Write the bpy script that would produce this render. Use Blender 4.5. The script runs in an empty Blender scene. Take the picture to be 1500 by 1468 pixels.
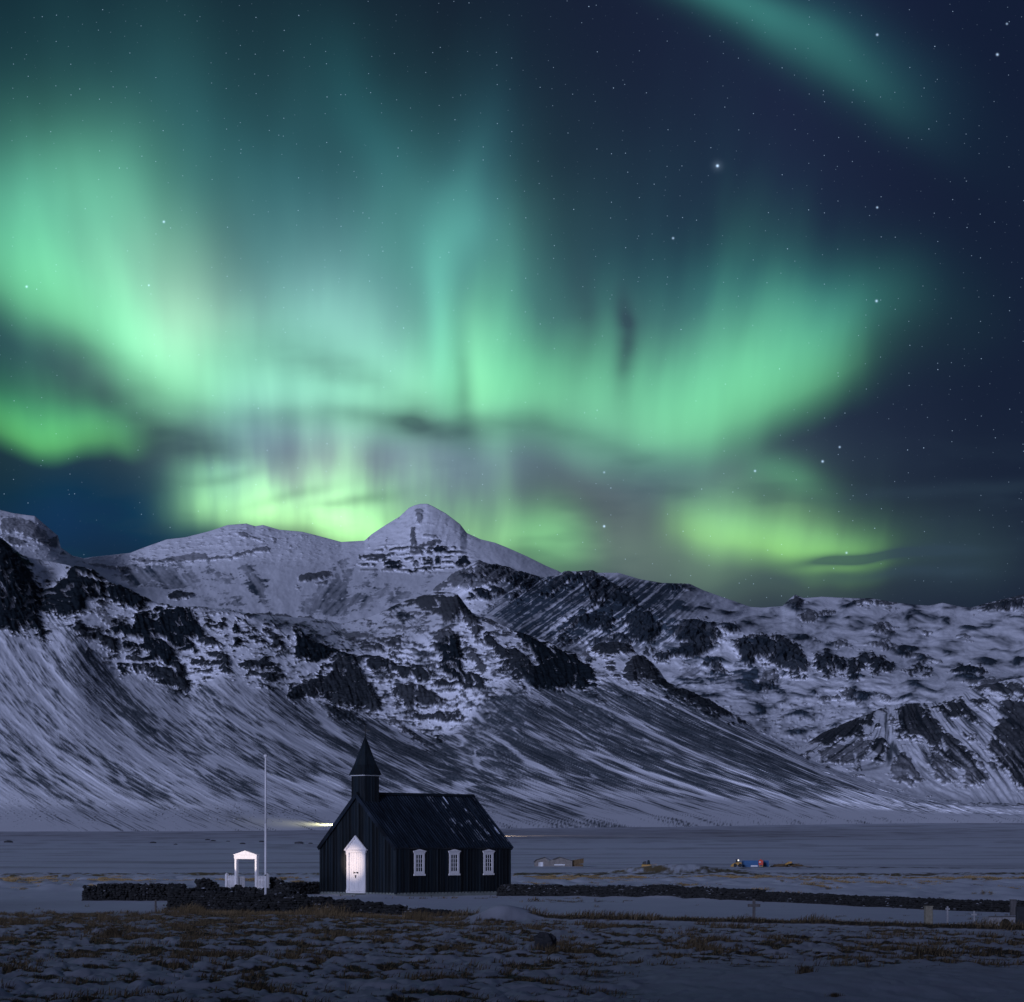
import bpy, bmesh, math, random
import numpy as np
from mathutils import Vector, Matrix

# ------------------------------------------------------------------ camera
F, CZ = 3600.0, 2.5            # focal length in photo pixels, camera height
HY = 1244.0                    # photo row of the level horizon
scene = bpy.context.scene
cam_d = bpy.data.cameras.new('camera')
cam = bpy.data.objects.new('camera', cam_d)
scene.collection.objects.link(cam)
cam.location = (0, 0, CZ)
cam.rotation_euler = (math.radians(90), 0, 0)
cam_d.sensor_width = 36.0
cam_d.lens = F / 1500 * 36
cam_d.shift_y = (HY - 734) / 1500
cam_d.clip_start = 0.5
cam_d.clip_end = 60000
scene.camera = cam
scene.view_settings.view_transform = 'Standard'
scene.view_settings.look = 'None'
scene.view_settings.exposure = 0.0
scene.view_settings.gamma = 1.0
scene.render.resolution_x, scene.render.resolution_y = 1024, 1002
try:
    scene.cycles.use_denoising = True
    scene.cycles.max_bounces = 5
    scene.cycles.volume_bounces = 0
except Exception:
    pass

# ------------------------------------------------------------------ sky: dim night sky, aurora and stars
world = bpy.data.worlds.new('World')
scene.world = world
world.use_nodes = True
WT = world.node_tree
WT.nodes.clear()
SUN_EL, SUN_AZ = math.radians(11), math.radians(203)   # low moon behind the viewer's left shoulder


class NG:
    """tiny helper to write node graphs"""
    def __init__(s, tree): s.t = tree
    def n(s, typ, **kw):
        nd = s.t.nodes.new(typ)
        for k, v in kw.items(): setattr(nd, k, v)
        return nd
    def put(s, sock, v):
        if isinstance(v, bpy.types.NodeSocket): s.t.links.new(v, sock)
        else: sock.default_value = v
    def m(s, op, a, b=None, c=None, clamp=False):
        nd = s.n('ShaderNodeMath', operation=op); nd.use_clamp = clamp
        s.put(nd.inputs[0], a)
        if b is not None: s.put(nd.inputs[1], b)
        if c is not None: s.put(nd.inputs[2], c)
        return nd.outputs[0]
    def v(s, op, a, b=None, c=None):
        nd = s.n('ShaderNodeVectorMath', operation=op)
        s.put(nd.inputs[0], a)
        if b is not None: s.put(nd.inputs[3 if op == 'SCALE' else 1], b)
        if c is not None: s.put(nd.inputs[2], c)
        return nd.outputs['Value'] if op in ('DOT_PRODUCT', 'LENGTH', 'DISTANCE') else nd.outputs[0]
    def mix(s, fac, a, b, blend='MIX'):
        nd = s.n('ShaderNodeMix', data_type='RGBA', blend_type=blend)
        s.put(nd.inputs[0], fac); s.put(nd.inputs[6], a); s.put(nd.inputs[7], b)
        return nd.outputs[2]
    def noise(s, vec, scale, detail=2.0, rough=0.5, dim='3D', out=0, dist=0.0):
        nd = s.n('ShaderNodeTexNoise', noise_dimensions=dim)
        if vec is not None: s.put(nd.inputs['Vector'], vec)
        nd.inputs['Scale'].default_value = scale
        nd.inputs['Detail'].default_value = detail
        nd.inputs['Roughness'].default_value = rough
        nd.inputs['Distortion'].default_value = dist
        return nd.outputs[out]
    def ramp(s, fac, stops):
        nd = s.n('ShaderNodeValToRGB')
        el = nd.color_ramp.elements
        while len(el) < len(stops): el.new(0.5)
        for e, (p, c) in zip(el, stops):
            e.position = p; e.color = c if len(c) == 4 else (*c, 1)
        s.put(nd.inputs[0], fac)
        return nd.outputs[0]
    def n_comb(s, x):
        nd = s.n('ShaderNodeCombineXYZ')
        for i in range(3): s.put(nd.inputs[i], x)
        return nd.outputs[0]
    def smooth(s, x, lo, hi):
        nd = s.n('ShaderNodeMapRange', interpolation_type='SMOOTHSTEP')
        s.put(nd.inputs[0], x); nd.inputs[1].default_value = lo; nd.inputs[2].default_value = hi
        return nd.outputs[0]


def build_world():
    g = NG(WT)
    d = g.n('ShaderNodeTexCoord').outputs['Generated']
    sep = g.n('ShaderNodeSeparateXYZ'); g.put(sep.inputs[0], d)
    dx, dy, dz = sep.outputs
    yy = g.m('MAXIMUM', dy, 0.05)
    U = g.m('MULTIPLY', g.m('DIVIDE', dx, yy), 3.6)     # bearing, thousands of photo px
    V = g.m('MULTIPLY', g.m('DIVIDE', dz, yy), 3.6)     # height
    front = g.smooth(dy, 0.25, 0.75)
    cb = g.n('ShaderNodeCombineXYZ'); g.put(cb.inputs[0], U); g.put(cb.inputs[1], V)
    P0 = cb.outputs[0]
    # domain warp so that the curtains are not perfect ovals
    w1 = g.v('SUBTRACT', g.noise(P0, 3.2, 1.5, 0.45, '2D', 1), (0.5, 0.5, 0.5))
    P = g.v('MULTIPLY_ADD', w1, (0.13, 0.10, 0.0), P0)
    sky = [None]

    def gz(px, py, sx, sy, rot, col, pts=None):
        mp = g.n('ShaderNodeMapping', vector_type='TEXTURE')
        g.put(mp.inputs[0], pts or P)
        mp.inputs['Location'].default_value = ((px - 750) / 1000, (HY - py) / 1000, 0)
        mp.inputs['Rotation'].default_value = (0, 0, math.radians(-rot))
        mp.inputs['Scale'].default_value = (sx / 1000 * 1.414, sy / 1000 * 1.414, 1)
        q = mp.outputs[0]
        e = g.m('EXPONENT', g.m('MULTIPLY', g.v('DOT_PRODUCT', q, q), -1.0))
        return e

    acc = None
    for (px, py, sx, sy, rot, col) in AURORA:
        e = gz(px, py, sx, sy, rot, col)
        cn = g.n('ShaderNodeCombineXYZ')
        for i in range(3): cn.inputs[i].default_value = col[i] * (.55, .58, .56)[i]
        acc = g.v('SCALE', cn.outputs[0], e) if acc is None else g.v('MULTIPLY_ADD', cn.outputs[0], e, acc)
    # curtains: a lower border, a glow rising from it, and near-vertical rays fanning upward
    lean = g.m('MULTIPLY', g.m('SUBTRACT', V, 0.5), g.m('MULTIPLY_ADD', U, 0.22, 0.05))
    ru = g.m('SUBTRACT', U, lean)
    rc = g.n('ShaderNodeCombineXYZ'); g.put(rc.inputs[0], ru); g.put(rc.inputs[1], g.m('MULTIPLY', V, 0.22))
    r1 = g.noise(rc.outputs[0], 7, 2.0, 0.5, '2D')
    r2 = g.noise(rc.outputs[0], 21, 2.0, 0.5, '2D')
    r3 = g.noise(rc.outputs[0], 60, 2.0, 0.5, '2D')
    acc = g.v('SCALE', acc, g.m('MULTIPLY_ADD', r1, 0.5, 0.75))
    t01 = g.m('MINIMUM', g.m('MAXIMUM', g.m('MULTIPLY_ADD', U, 1 / 1.5, 0.5), 0.0), 1.0)
    pw = g.n('ShaderNodeSeparateXYZ'); g.put(pw.inputs[0], P)
    Vw = g.m('MULTIPLY_ADD', pw.outputs[1], 0.55, g.m('MULTIPLY', V, 0.45))

    def curve(pts, lo, hi):
        nd = g.n('ShaderNodeFloatCurve'); c = nd.mapping.curves[0]
        while len(c.points) < len(pts): c.points.new(0.5, 0.5)
        for q, (x, y) in zip(c.points, pts):
            q.location = (min(1, max(0, x / 1500)), (y - lo) / (hi - lo)); q.handle_type = 'AUTO_CLAMPED'
        nd.mapping.update()
        g.put(nd.inputs['Value'], t01)
        return g.m('MULTIPLY_ADD', nd.outputs[0], hi - lo, lo)

    for (edge, bri, hgt, w, kr, stops) in CURTAINS:
        yb = g.m('MULTIPLY', g.m('SUBTRACT', HY, curve(edge, 300, 900)), 0.001)
        b = curve(bri, 0, 1.2)
        h = g.m('MULTIPLY', curve(hgt, 0, 320), 0.001)
        h = g.m('MULTIPLY', h, g.m('ADD', g.m('MULTIPLY_ADD', r1, 0.9, 0.35), g.m('MULTIPLY', g.m('SUBTRACT', r2, 0.5), 0.9 * kr)))
        dyv = g.m('SUBTRACT', Vw, g.m('MULTIPLY_ADD', g.m('SUBTRACT', r1, 0.5), -0.05, yb))
        v = g.m('DIVIDE', dyv, h)
        up = g.m('EXPONENT', g.m('MULTIPLY', g.m('POWER', g.m('MAXIMUM', v, 0.0), 1.25), -1.25))
        lo_ = g.smooth(dyv, -w / 1000, w / 1000 * 1.2)
        ray = g.m('ADD', g.m('MULTIPLY_ADD', g.m('SUBTRACT', r2, 0.5), 0.9 * kr, 1.0), g.m('MULTIPLY', g.m('SUBTRACT', r3, 0.5), 0.30 * kr))
        I = g.m('MULTIPLY', g.m('MULTIPLY', b, up), g.m('MULTIPLY', lo_, ray))
        col = g.ramp(g.m('MULTIPLY', v, 0.5), stops)
        acc = g.v('MULTIPLY_ADD', g.v('MULTIPLY', col, (2.45, 2.15, 1.75)), g.n_comb(I), acc)
    # thin dark cloud bands in front of the aurora
    cm = g.n('ShaderNodeCombineXYZ'); g.put(cm.inputs[0], U); g.put(cm.inputs[1], g.m('MULTIPLY', V, 3.2))
    cn_ = g.noise(cm.outputs[0], 4.5, 3.0, 0.5, '2D')
    dark = None
    for (px, py, sx, sy, rot, k) in CLOUDS:
        e = g.m('MULTIPLY', gz(px, py, sx, sy, rot, None), k)
        dark = e if dark is None else g.m('ADD', dark, e)
    dark = g.m('MULTIPLY', dark, g.m('MULTIPLY_ADD', cn_, 1.4, 0.3))
    wisps = g.m('MULTIPLY', g.smooth(cn_, 0.52, 0.72), g.m('MULTIPLY', g.smooth(V, 0.66, 0.45), 0.22))
    dark = g.m('MINIMUM', g.m('ADD', dark, wisps), 0.8)
    keep = g.m('SUBTRACT', 1.0, dark)
    acc = g.v('SCALE', acc, keep)
    cc = g.n('ShaderNodeCombineXYZ')
    for i, c in enumerate((0.038, 0.075, 0.090)): cc.inputs[i].default_value = c
    acc = g.v('MULTIPLY_ADD', cc.outputs[0], g.m('MULTIPLY', dark, 0.55), acc)
    # base night colour
    base = g.ramp(g.m('MULTIPLY_ADD', U, 0.5, 0.5),
                  [(0.12, (0.003, 0.014, 0.026)), (0.45, (0.0045, 0.008, 0.022)), (0.70, (0.0085, 0.0130, 0.044)), (0.84, (0.0042, 0.0090, 0.031))])
    acc = g.v('ADD', acc, base)
    for (px, py, s, col) in GLOW:
        cn = g.n('ShaderNodeCombineXYZ')
        for i in range(3): cn.inputs[i].default_value = col[i]
        acc = g.v('MULTIPLY_ADD', cn.outputs[0], g.n_comb(gz(px, py, s, s, 0, None, P0)), acc)
    sky_f = g.v('MAXIMUM', acc, (0.002, 0.004, 0.010))
    # stars
    vs = g.n('ShaderNodeTexVoronoi', voronoi_dimensions='2D', feature='F1'); g.put(vs.inputs['Vector'], P0)
    vs.inputs['Scale'].default_value = 48; vs.inputs['Randomness'].default_value = 1.0
    sr = g.n('ShaderNodeSeparateXYZ'); g.put(sr.inputs[0], vs.outputs['Color'])
    mag = g.m('POWER', sr.outputs[0], 5.0)
    st = g.m('MULTIPLY', g.smooth(vs.outputs['Distance'], 0.042, 0.012), g.m('MULTIPLY_ADD', mag, 0.55, 0.02))
    vs2 = g.n('ShaderNodeTexVoronoi', voronoi_dimensions='2D', feature='F1'); g.put(vs2.inputs['Vector'], P0)
    vs2.inputs['Scale'].default_value = 17; vs2.inputs['Randomness'].default_value = 1.0
    sr2 = g.n('ShaderNodeSeparateXYZ'); g.put(sr2.inputs[0], vs2.outputs['Color'])
    st2 = g.m('MULTIPLY', g.smooth(vs2.outputs['Distance'], 0.016, 0.005), g.m('MULTIPLY_ADD', g.m('POWER', sr2.outputs[1], 4.0), 0.75, 0.02))
    st = g.m('ADD', st, st2)
    for (px, py, s, k) in STARS:
        s = s * .72 if s < 3 else s; k = k * 1.0 if s < 3 else k
        st = g.m('ADD', st, g.m('MULTIPLY', gz(px, py, s, s, 0, None, P0), k))
    stc = g.n('ShaderNodeCombineXYZ')
    for i, c in enumerate((0.52, 0.72, 1.0)): stc.inputs[i].default_value = c
    sky_f = g.v('MULTIPLY_ADD', stc.outputs[0], g.m('MULTIPLY', st, g.m('SUBTRACT', 1.0, g.m('MULTIPLY', dark, 1.1))), sky_f)
    # the rest of the vault: plain lavender night glow
    rest = g.ramp(g.m('MULTIPLY_ADD', dz, 0.5, 0.5), REST)
    allsky = g.mix(front, rest, sky_f)
    bg = g.n('ShaderNodeBackground'); g.put(bg.inputs[0], allsky); bg.inputs[1].default_value = 1.0
    nsk = g.n('ShaderNodeTexSky', sky_type='NISHITA'); nsk.sun_disc = False
    nsk.sun_elevation = SUN_EL; nsk.sun_rotation = SUN_AZ
    bg2 = g.n('ShaderNodeBackground'); g.put(bg2.inputs[0], nsk.outputs[0]); bg2.inputs[1].default_value = 0.0012
    ad = g.n('ShaderNodeAddShader'); g.put(ad.inputs[0], bg.outputs[0]); g.put(ad.inputs[1], bg2.outputs[0])
    out = g.n('ShaderNodeOutputWorld'); g.put(out.inputs[0], ad.outputs[0])


REST = [(0.30, (0.02, 0.02, 0.03)), (0.5, (0.030, 0.038, 0.072)), (0.72, (0.016, 0.024, 0.052)), (1.0, (0.010, 0.015, 0.038))]
MINT = [(0.0, (.125, .56, .29)), (0.30, (.085, .42, .25)), (0.6, (.035, .20, .17)), (1.0, (.012, .09, .12))]
LIME = [(0.0, (.15, .46, .10)), (0.35, (.11, .37, .12)), (0.8, (.04, .15, .09)), (1.0, (.03, .10, .08))]
LOW = [(0.0, (.26, .66, .28)), (0.30, (.21, .58, .31)), (0.55, (.15, .32, .28)), (1.0, (.10, .14, .24))]
CURTAINS = [
    # lower border, brightness, height of the glow, softness, ray strength, colour from border to top
    ([(0, 425), (80, 478), (180, 538), (300, 580), (420, 598), (540, 606), (640, 600), (740, 612), (840, 634), (930, 642), (1010, 630), (1090, 604), (1170, 574), (1250, 545), (1320, 520), (1500, 470)],
     [(0, .40), (60, .62), (140, .80), (230, .98), (300, .84), (380, .72), (470, .74), (570, .82), (640, .66), (720, .76), (800, .72), (870, .62), (950, .74), (1020, .84), (1090, .76), (1160, .66), (1215, .46), (1260, .20), (1310, .03), (1500, 0)],
     [(0, 200), (130, 215), (230, 165), (320, 190), (450, 190), (560, 190), (680, 265), (760, 230), (860, 210), (960, 200), (1060, 205), (1160, 165), (1260, 130), (1500, 90)], 74, .17, MINT),
    ([(0, 628), (90, 648), (170, 648), (230, 630), (300, 610), (1500, 600)], [(0, .50), (80, .72), (150, .62), (205, .34), (260, .04), (300, 0), (1500, 0)],
     [(0, 75), (90, 80), (200, 70), (1500, 50)], 34, .2, [(0.0, (.10, .52, .15)), (0.4, (.06, .42, .17)), (1.0, (.02, .14, .11))]),
    ([(0, 800), (280, 758), (360, 772), (450, 790), (560, 800), (700, 810), (1500, 820)], [(0, 0), (190, 0), (250, .10), (300, .42), (350, .72), (430, .92), (520, .95), (575, .55), (640, .34), (700, .30), (760, .18), (820, .03), (1500, 0)],
     [(0, 80), (300, 150), (440, 160), (540, 130), (620, 160), (700, 140), (1500, 90)], 30, .85, LOW),
    ([(0, 770), (960, 775), (1050, 795), (1130, 818), (1200, 838), (1270, 842), (1340, 830), (1500, 820)], [(0, 0), (930, 0), (985, .22), (1045, .66), (1110, .74), (1180, .84), (1240, .74), (1290, .42), (1345, .05), (1500, 0)],
     [(0, 60), (1050, 80), (1150, 80), (1250, 80), (1300, 90), (1500, 60)], 46, .25, LIME),
]
AURORA = [
    (230, 300, 300, 190, 0, (0.026, 0.115, 0.125)),
    (560, 380, 240, 110, 0, (0.03, 0.11, 0.13)),
    (575, 210, 42, 130, -27, (0.008, 0.062, 0.068)),
    (300, 190, 60, 150, -28, (0.014, 0.062, 0.062)),
    (690, 290, 34, 90, 5, (0.01, 0.06, 0.1)),
    (672, 400, 19, 90, 7, (0.09, 0.34, 0.24)),
    (115, 345, 115, 85, 24, (0.11, 0.42, 0.23)),
    (240, 465, 60, 42, 30, (0.26, 0.44, 0.26)),
    (60, 290, 90, 70, 0, (0.03, 0.14, 0.1)),
    (722, 545, 15, 70, 3, (0.14, 0.34, 0.18)),
    (606, 565, 30, 40, 0, (0.08, 0.2, 0.11)),
    (500, 500, 180, 70, 0, (0.12, 0.23, 0.21)),
    (1000, 520, 130, 60, 0, (0.06, 0.16, 0.13)),
    (150, 540, 120, 40, 15, (0.02, 0.06, 0.08)),
    (1220, 470, 60, 44, -20, (0.04, 0.2, 0.14)),
    (1090, 430, 150, 50, 0, (0.01, 0.08, 0.08)),
    (1165, 60, 108, 27, 33, (0.028, 0.155, 0.115)),
    (1200, 42, 150, 44, 33, (0.01, 0.06, 0.066)),
    (1050, -2, 70, 24, 25, (0.03, 0.16, 0.13)),
    (1172, 690, 52, 20, 24, (0.06, 0.24, 0.1)),
    (1080, 810, 190, 50, 0, (0.04, 0.08, 0.04)),
    (385, 605, 60, 55, -8, (0.12, 0.12, 0.28)),
    (610, 700, 50, 50, 0, (0.12, 0.13, 0.2)),
    (690, 700, 60, 60, 0, (0.08, 0.13, 0.16)),
    (640, 640, 300, 46, 0, (0.07, 0.12, 0.15)),
    (775, 792, 38, 32, 25, (0.2, 0.66, 0.22)),
    (880, 740, 140, 110, 0, (0.11, 0.115, 0.13)),
    (960, 830, 220, 60, 0, (0.07, 0.11, 0.08)),
    (130, 770, 150, 60, 0, (-0.012, 0.016, 0.085)),
    (900, 670, 200, 30, 0, (0.04, 0.08, 0.08)),
    (1010, 700, 120, 40, 10, (0.03, 0.09, 0.08)),
    (450, 720, 55, 55, 0, (0.407, 0.517, 0.418)),
    (675, 380, 85, 85, 0, (0.093, 0.26, 0.193)),
    (430, 480, 85, 85, 0, (0.144, 0.247, 0.239)),
    (1060, 755, 55, 55, 0, (0.169, 0.372, 0.148)),
    (130, 330, 85, 85, 0, (0.095, 0.229, 0.125)),
    (230, 470, 85, 85, 0, (0.222, 0.148, 0.162)),
    (330, 700, 55, 55, 0, (0.129, 0.307, 0.262)),
    (550, 560, 85, 85, 0, (0.125, 0.053, 0.164)),
    (1190, 785, 55, 55, 0, (0.105, 0.203, 0.073)),
]
# broad veils of diffuse glow between the curtains: bearing, height, width, colour
GLOW = []
CLOUDS = [
    (450, 530, 90, 20, 14, .40), (740, 630, 170, 18, 6, .35), (610, 590, 30, 26, 0, .28), (540, 606, 150, 16, 3, .25), (887, 500, 10, 44, 3, .80),
    (838, 460, 13, 70, 6, .35), (700, 560, 12, 50, 4, .3), (1300, 828, 95, 7, -5, .85), (1230, 838, 70, 5, -8, .6), (1420, 820, 90, 50, 0, .55), (1430, 716, 110, 8, -4, .35),
    (435, 728, 45, 7, -12, .30), (500, 738, 40, 6, -12, .30), (560, 728, 40, 7, -10, .25), (340, 690, 40, 8, -12, .3), (230, 612, 110, 15, 14, .35), (255, 640, 80, 20, 0, .55), (1260, 862, 130, 8, -3, .5),
    (970, 690, 110, 26, 12, .2), (150, 545, 120, 22, 18, .25),
]
STARS = [(1051, 243, 1.7, 1.3), (1051, 243, 5, 0.07), (885, 771, 1.4, 1.1), (885, 692, 1.3, 0.6), (1240, 810, 1.4, 1.0), (240, 325, 1.5, 0.9), (39, 420, 1.5, 0.8), (218, 418, 1.2, 0.7), (1284, 441, 1.6, 0.9), (986, 349, 1.4, 0.7), (1285, 51, 1.5, 0.8), (1461, 80, 1.6, 0.9), (1475, 35, 1.3, 0.6), (1285, 304, 1.3, 0.8), (1205, 676, 1.5, 0.9), (1106, 690, 1.4, 0.8), (1230, 655, 1.3, 0.7)]
build_world()

sun_d = bpy.data.lights.new('moon', 'SUN')
sun_d.energy = 2.1
sun_d.angle = math.radians(14)
sun_d.color = (0.57, 0.635, 1.0)
sun = bpy.data.objects.new('moon', sun_d)
scene.collection.objects.link(sun)
sv = Vector((math.sin(SUN_AZ) * math.cos(SUN_EL), math.cos(SUN_AZ) * math.cos(SUN_EL), math.sin(SUN_EL)))
sun.rotation_euler = sv.to_track_quat('Z', 'Y').to_euler()


# ------------------------------------------------------------------ helpers
def link(o, parent=None):
    scene.collection.objects.link(o)
    if parent is not None: o.parent = parent
    return o

def tag(o, label=None, cat=None, group=None, kind=None):
    if label: o['label'] = label
    if cat: o['category'] = cat
    if group: o['group'] = group
    if kind: o['kind'] = kind
    return o

def empty(name, loc, rz=0.0):
    o = bpy.data.objects.new(name, None)
    o.empty_display_size = 0.2
    o.location = loc; o.rotation_euler = (0, 0, rz)
    return link(o)

def wpos(px, py, d):
    """world point seen at photo pixel (px, py) when it stands d metres away"""
    return ((px - 750) / F * d, d, CZ + (HY - py) / F * d)


class MB:
    """collects simple solids into one mesh"""
    def __init__(s): s.v, s.f = [], []
    def add(s, vs, fs):
        k = len(s.v); s.v += [tuple(p) for p in vs]; s.f += [tuple(i + k for i in f) for f in fs]; return s
    def box(s, x0, x1, y0, y1, z0, z1):
        return s.add([(x0, y0, z0), (x1, y0, z0), (x1, y1, z0), (x0, y1, z0), (x0, y0, z1), (x1, y0, z1), (x1, y1, z1), (x0, y1, z1)],
                     [(3, 2, 1, 0), (4, 5, 6, 7), (0, 1, 5, 4), (1, 2, 6, 5), (2, 3, 7, 6), (3, 0, 4, 7)])
    def prism(s, poly, a0, a1, axis):
        """extrude a 2-D outline (counter-clockwise) along an axis: 'x' outline is (y,z), 'y' outline is (x,z), 'z' outline is (x,y)"""
        n = len(poly)
        def P(p, a):
            return (a, p[0], p[1]) if axis == 'x' else (p[0], a, p[1]) if axis == 'y' else (p[0], p[1], a)
        vs = [P(p, a0) for p in poly] + [P(p, a1) for p in poly]
        fs = [tuple(range(n - 1, -1, -1)), tuple(range(n, 2 * n))] + [(i, (i + 1) % n, n + (i + 1) % n, n + i) for i in range(n)]
        return s.add(vs, fs)
    def tube(s, p0, p1, r0, r1=None, n=10):
        r1 = r0 if r1 is None else r1
        p0, p1 = Vector(p0), Vector(p1); z = (p1 - p0).normalized()
        a = z.orthogonal().normalized(); b = z.cross(a)
        vs = []
        for p, r in ((p0, r0), (p1, r1)):
            for i in range(n):
                t = 2 * math.pi * i / n; vs.append(p + (a * math.cos(t) + b * math.sin(t)) * r)
        fs = [tuple(range(n - 1, -1, -1)), tuple(range(n, 2 * n))] + [(i, (i + 1) % n, n + (i + 1) % n, n + i) for i in range(n)]
        return s.add(vs, fs)
    def ball(s, c, r, nu=10, nv=7, sq=(1, 1, 1)):
        vs = [(c[0], c[1], c[2] - r * sq[2])]
        for j in range(1, nv):
            ph = -math.pi / 2 + math.pi * j / nv
            for i in range(nu):
                t = 2 * math.pi * i / nu
                vs.append((c[0] + r * sq[0] * math.cos(ph) * math.cos(t), c[1] + r * sq[1] * math.cos(ph) * math.sin(t), c[2] + r * sq[2] * math.sin(ph)))
        vs.append((c[0], c[1], c[2] + r * sq[2])); T = len(vs) - 1
        fs = [(0, 1 + (i + 1) % nu, 1 + i) for i in range(nu)]
        for j in range(nv - 2):
            for i in range(nu):
                a = 1 + j * nu; fs.append((a + i, a + (i + 1) % nu, a + nu + (i + 1) % nu, a + nu + i))
        a = 1 + (nv - 2) * nu
        fs += [(a + i, a + (i + 1) % nu, T) for i in range(nu)]
        return s.add(vs, fs)
    def build(s, name, mat, parent=None, bevel=0.0, smooth=False):
        me = bpy.data.meshes.new(name)
        me.from_pydata(s.v, [], s.f)
        bm = bmesh.new(); bm.from_mesh(me); bmesh.ops.recalc_face_normals(bm, faces=bm.faces)
        if bevel: bmesh.ops.bevel(bm, geom=[e for e in bm.edges], offset=bevel, segments=1, affect='EDGES', clamp_overlap=True)
        bm.to_mesh(me); bm.free()
        if smooth: me.polygons.foreach_set('use_smooth', [True] * len(me.polygons))
        me.materials.append(mat)
        o = bpy.data.objects.new(name, me)
        return link(o, parent)


def grid_mesh(name, X, Y, Z, attrs, mat, flip=False, wrap=False):
    """a dense sheet from 2-D arrays (rows, cols) with point attributes"""
    nr, nc = X.shape
    co = np.stack([X, Y, Z], -1).reshape(-1, 3).astype(np.float32)
    i = np.arange(nr - 1)[:, None] * nc + np.arange(nc - 1)[None, :]
    q = np.stack([i, i + 1, i + nc + 1, i + nc], -1).reshape(-1, 4)
    if flip: q = q[:, ::-1]
    me = bpy.data.meshes.new(name)
    me.vertices.add(len(co)); me.vertices.foreach_set('co', co.ravel())
    me.loops.add(q.size); me.loops.foreach_set('vertex_index', q.ravel().astype(np.int32))
    me.polygons.add(len(q)); me.polygons.foreach_set('loop_start', np.arange(0, q.size, 4, dtype=np.int32))
    me.polygons.foreach_set('loop_total', np.full(len(q), 4, np.int32))
    me.polygons.foreach_set('use_smooth', np.ones(len(q), bool))
    me.update(calc_edges=True)
    for k, a in attrs.items():
        at = me.attributes.new(k, 'FLOAT', 'POINT'); at.data.foreach_set('value', a.astype(np.float32).ravel())
    me.materials.append(mat)
    return link(bpy.data.objects.new(name, me))


# ------------------------------------------------------------------ noise in numpy
def _h(xi, yi, seed):
    h = (xi * 374761393 + yi * 668265263 + seed * 974711 + 12345) & 0xffffffff
    h = ((h ^ (h >> 13)) * 1274126177) & 0xffffffff
    h = ((h ^ (h >> 15)) * 2246822519) & 0xffffffff
    return (h ^ (h >> 16)).astype(np.float64)

def pn(x, y, seed=0):
    x = np.asarray(x, float); y = np.asarray(y, float)
    xf, yf = np.floor(x), np.floor(y); xi, yi = xf.astype(np.int64), yf.astype(np.int64)
    fx, fy = x - xf, y - yf
    u = fx * fx * fx * (fx * (fx * 6 - 15) + 10); v = fy * fy * fy * (fy * (fy * 6 - 15) + 10)
    def gr(ix, iy, ax, ay):
        a = _h(ix, iy, seed) * (2 * math.pi / 4294967296.0)
        return np.cos(a) * ax + np.sin(a) * ay
    a = gr(xi, yi, fx, fy); b = gr(xi + 1, yi, fx - 1, fy); c = gr(xi, yi + 1, fx, fy - 1); d = gr(xi + 1, yi + 1, fx - 1, fy - 1)
    return 1.5 * ((a + (b - a) * u) + ((c + (d - c) * u) - (a + (b - a) * u)) * v)

def fbm(x, y, o=4, seed=0, gain=0.5, lac=2.03):
    s = 0; a = 1.0; t = 0
    for k in range(o):
        s = s + a * pn(x, y, seed + 17 * k); t += a; a *= gain; x = x * lac + 3.1; y = y * lac + 1.7
    return s / t

def ridged(x, y, o=4, seed=0, gain=0.5, lac=2.03):
    s = 0; a = 1.0; t = 0
    for k in range(o):
        s = s + a * (1 - np.abs(pn(x, y, seed + 17 * k)) * 1.6); t += a; a *= gain; x = x * lac + 3.1; y = y * lac + 1.7
    return s / t

def sstep(a, b, x):
    t = np.clip((x - a) / (b - a), 0, 1); return t * t * (3 - 2 * t)

def ip(x, pts): return np.interp(x, [p[0] for p in pts], [p[1] for p in pts])
# ------------------------------------------------------------------ materials
def new_mat(name):
    m = bpy.data.materials.new(name); m.use_nodes = True
    t = m.node_tree; t.nodes.clear(); g = NG(t)
    b = g.n('ShaderNodeBsdfPrincipled'); o = g.n('ShaderNodeOutputMaterial'); t.links.new(b.outputs[0], o.inputs[0])
    return m, g, b

def basic(name, col, rough=0.6, var=0.25, scale=6.0, stretch=(1, 1, 1), bump=0.0, metal=0.0, spec=0.5):
    m, g, b = new_mat(name)
    tc = g.n('ShaderNodeTexCoord').outputs['Object']
    v = g.v('MULTIPLY', tc, stretch)
    n = g.noise(v, scale, 5.0, 0.6)
    lo = tuple(c * (1 - var) for c in col) + (1,); hi = tuple(min(1, c * (1 + var)) for c in col) + (1,)
    g.put(b.inputs['Base Color'], g.ramp(n, [(0.3, lo), (0.7, hi)]))
    b.inputs['Roughness'].default_value = rough; b.inputs['Metallic'].default_value = metal
    b.inputs['Specular IOR Level'].default_value = spec
    if bump:
        bp = g.n('ShaderNodeBump'); bp.inputs['Strength'].default_value = bump; bp.inputs['Distance'].default_value = 0.02
        g.put(bp.inputs['Height'], n); g.put(b.inputs['Normal'], bp.outputs[0])
    return m

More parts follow.
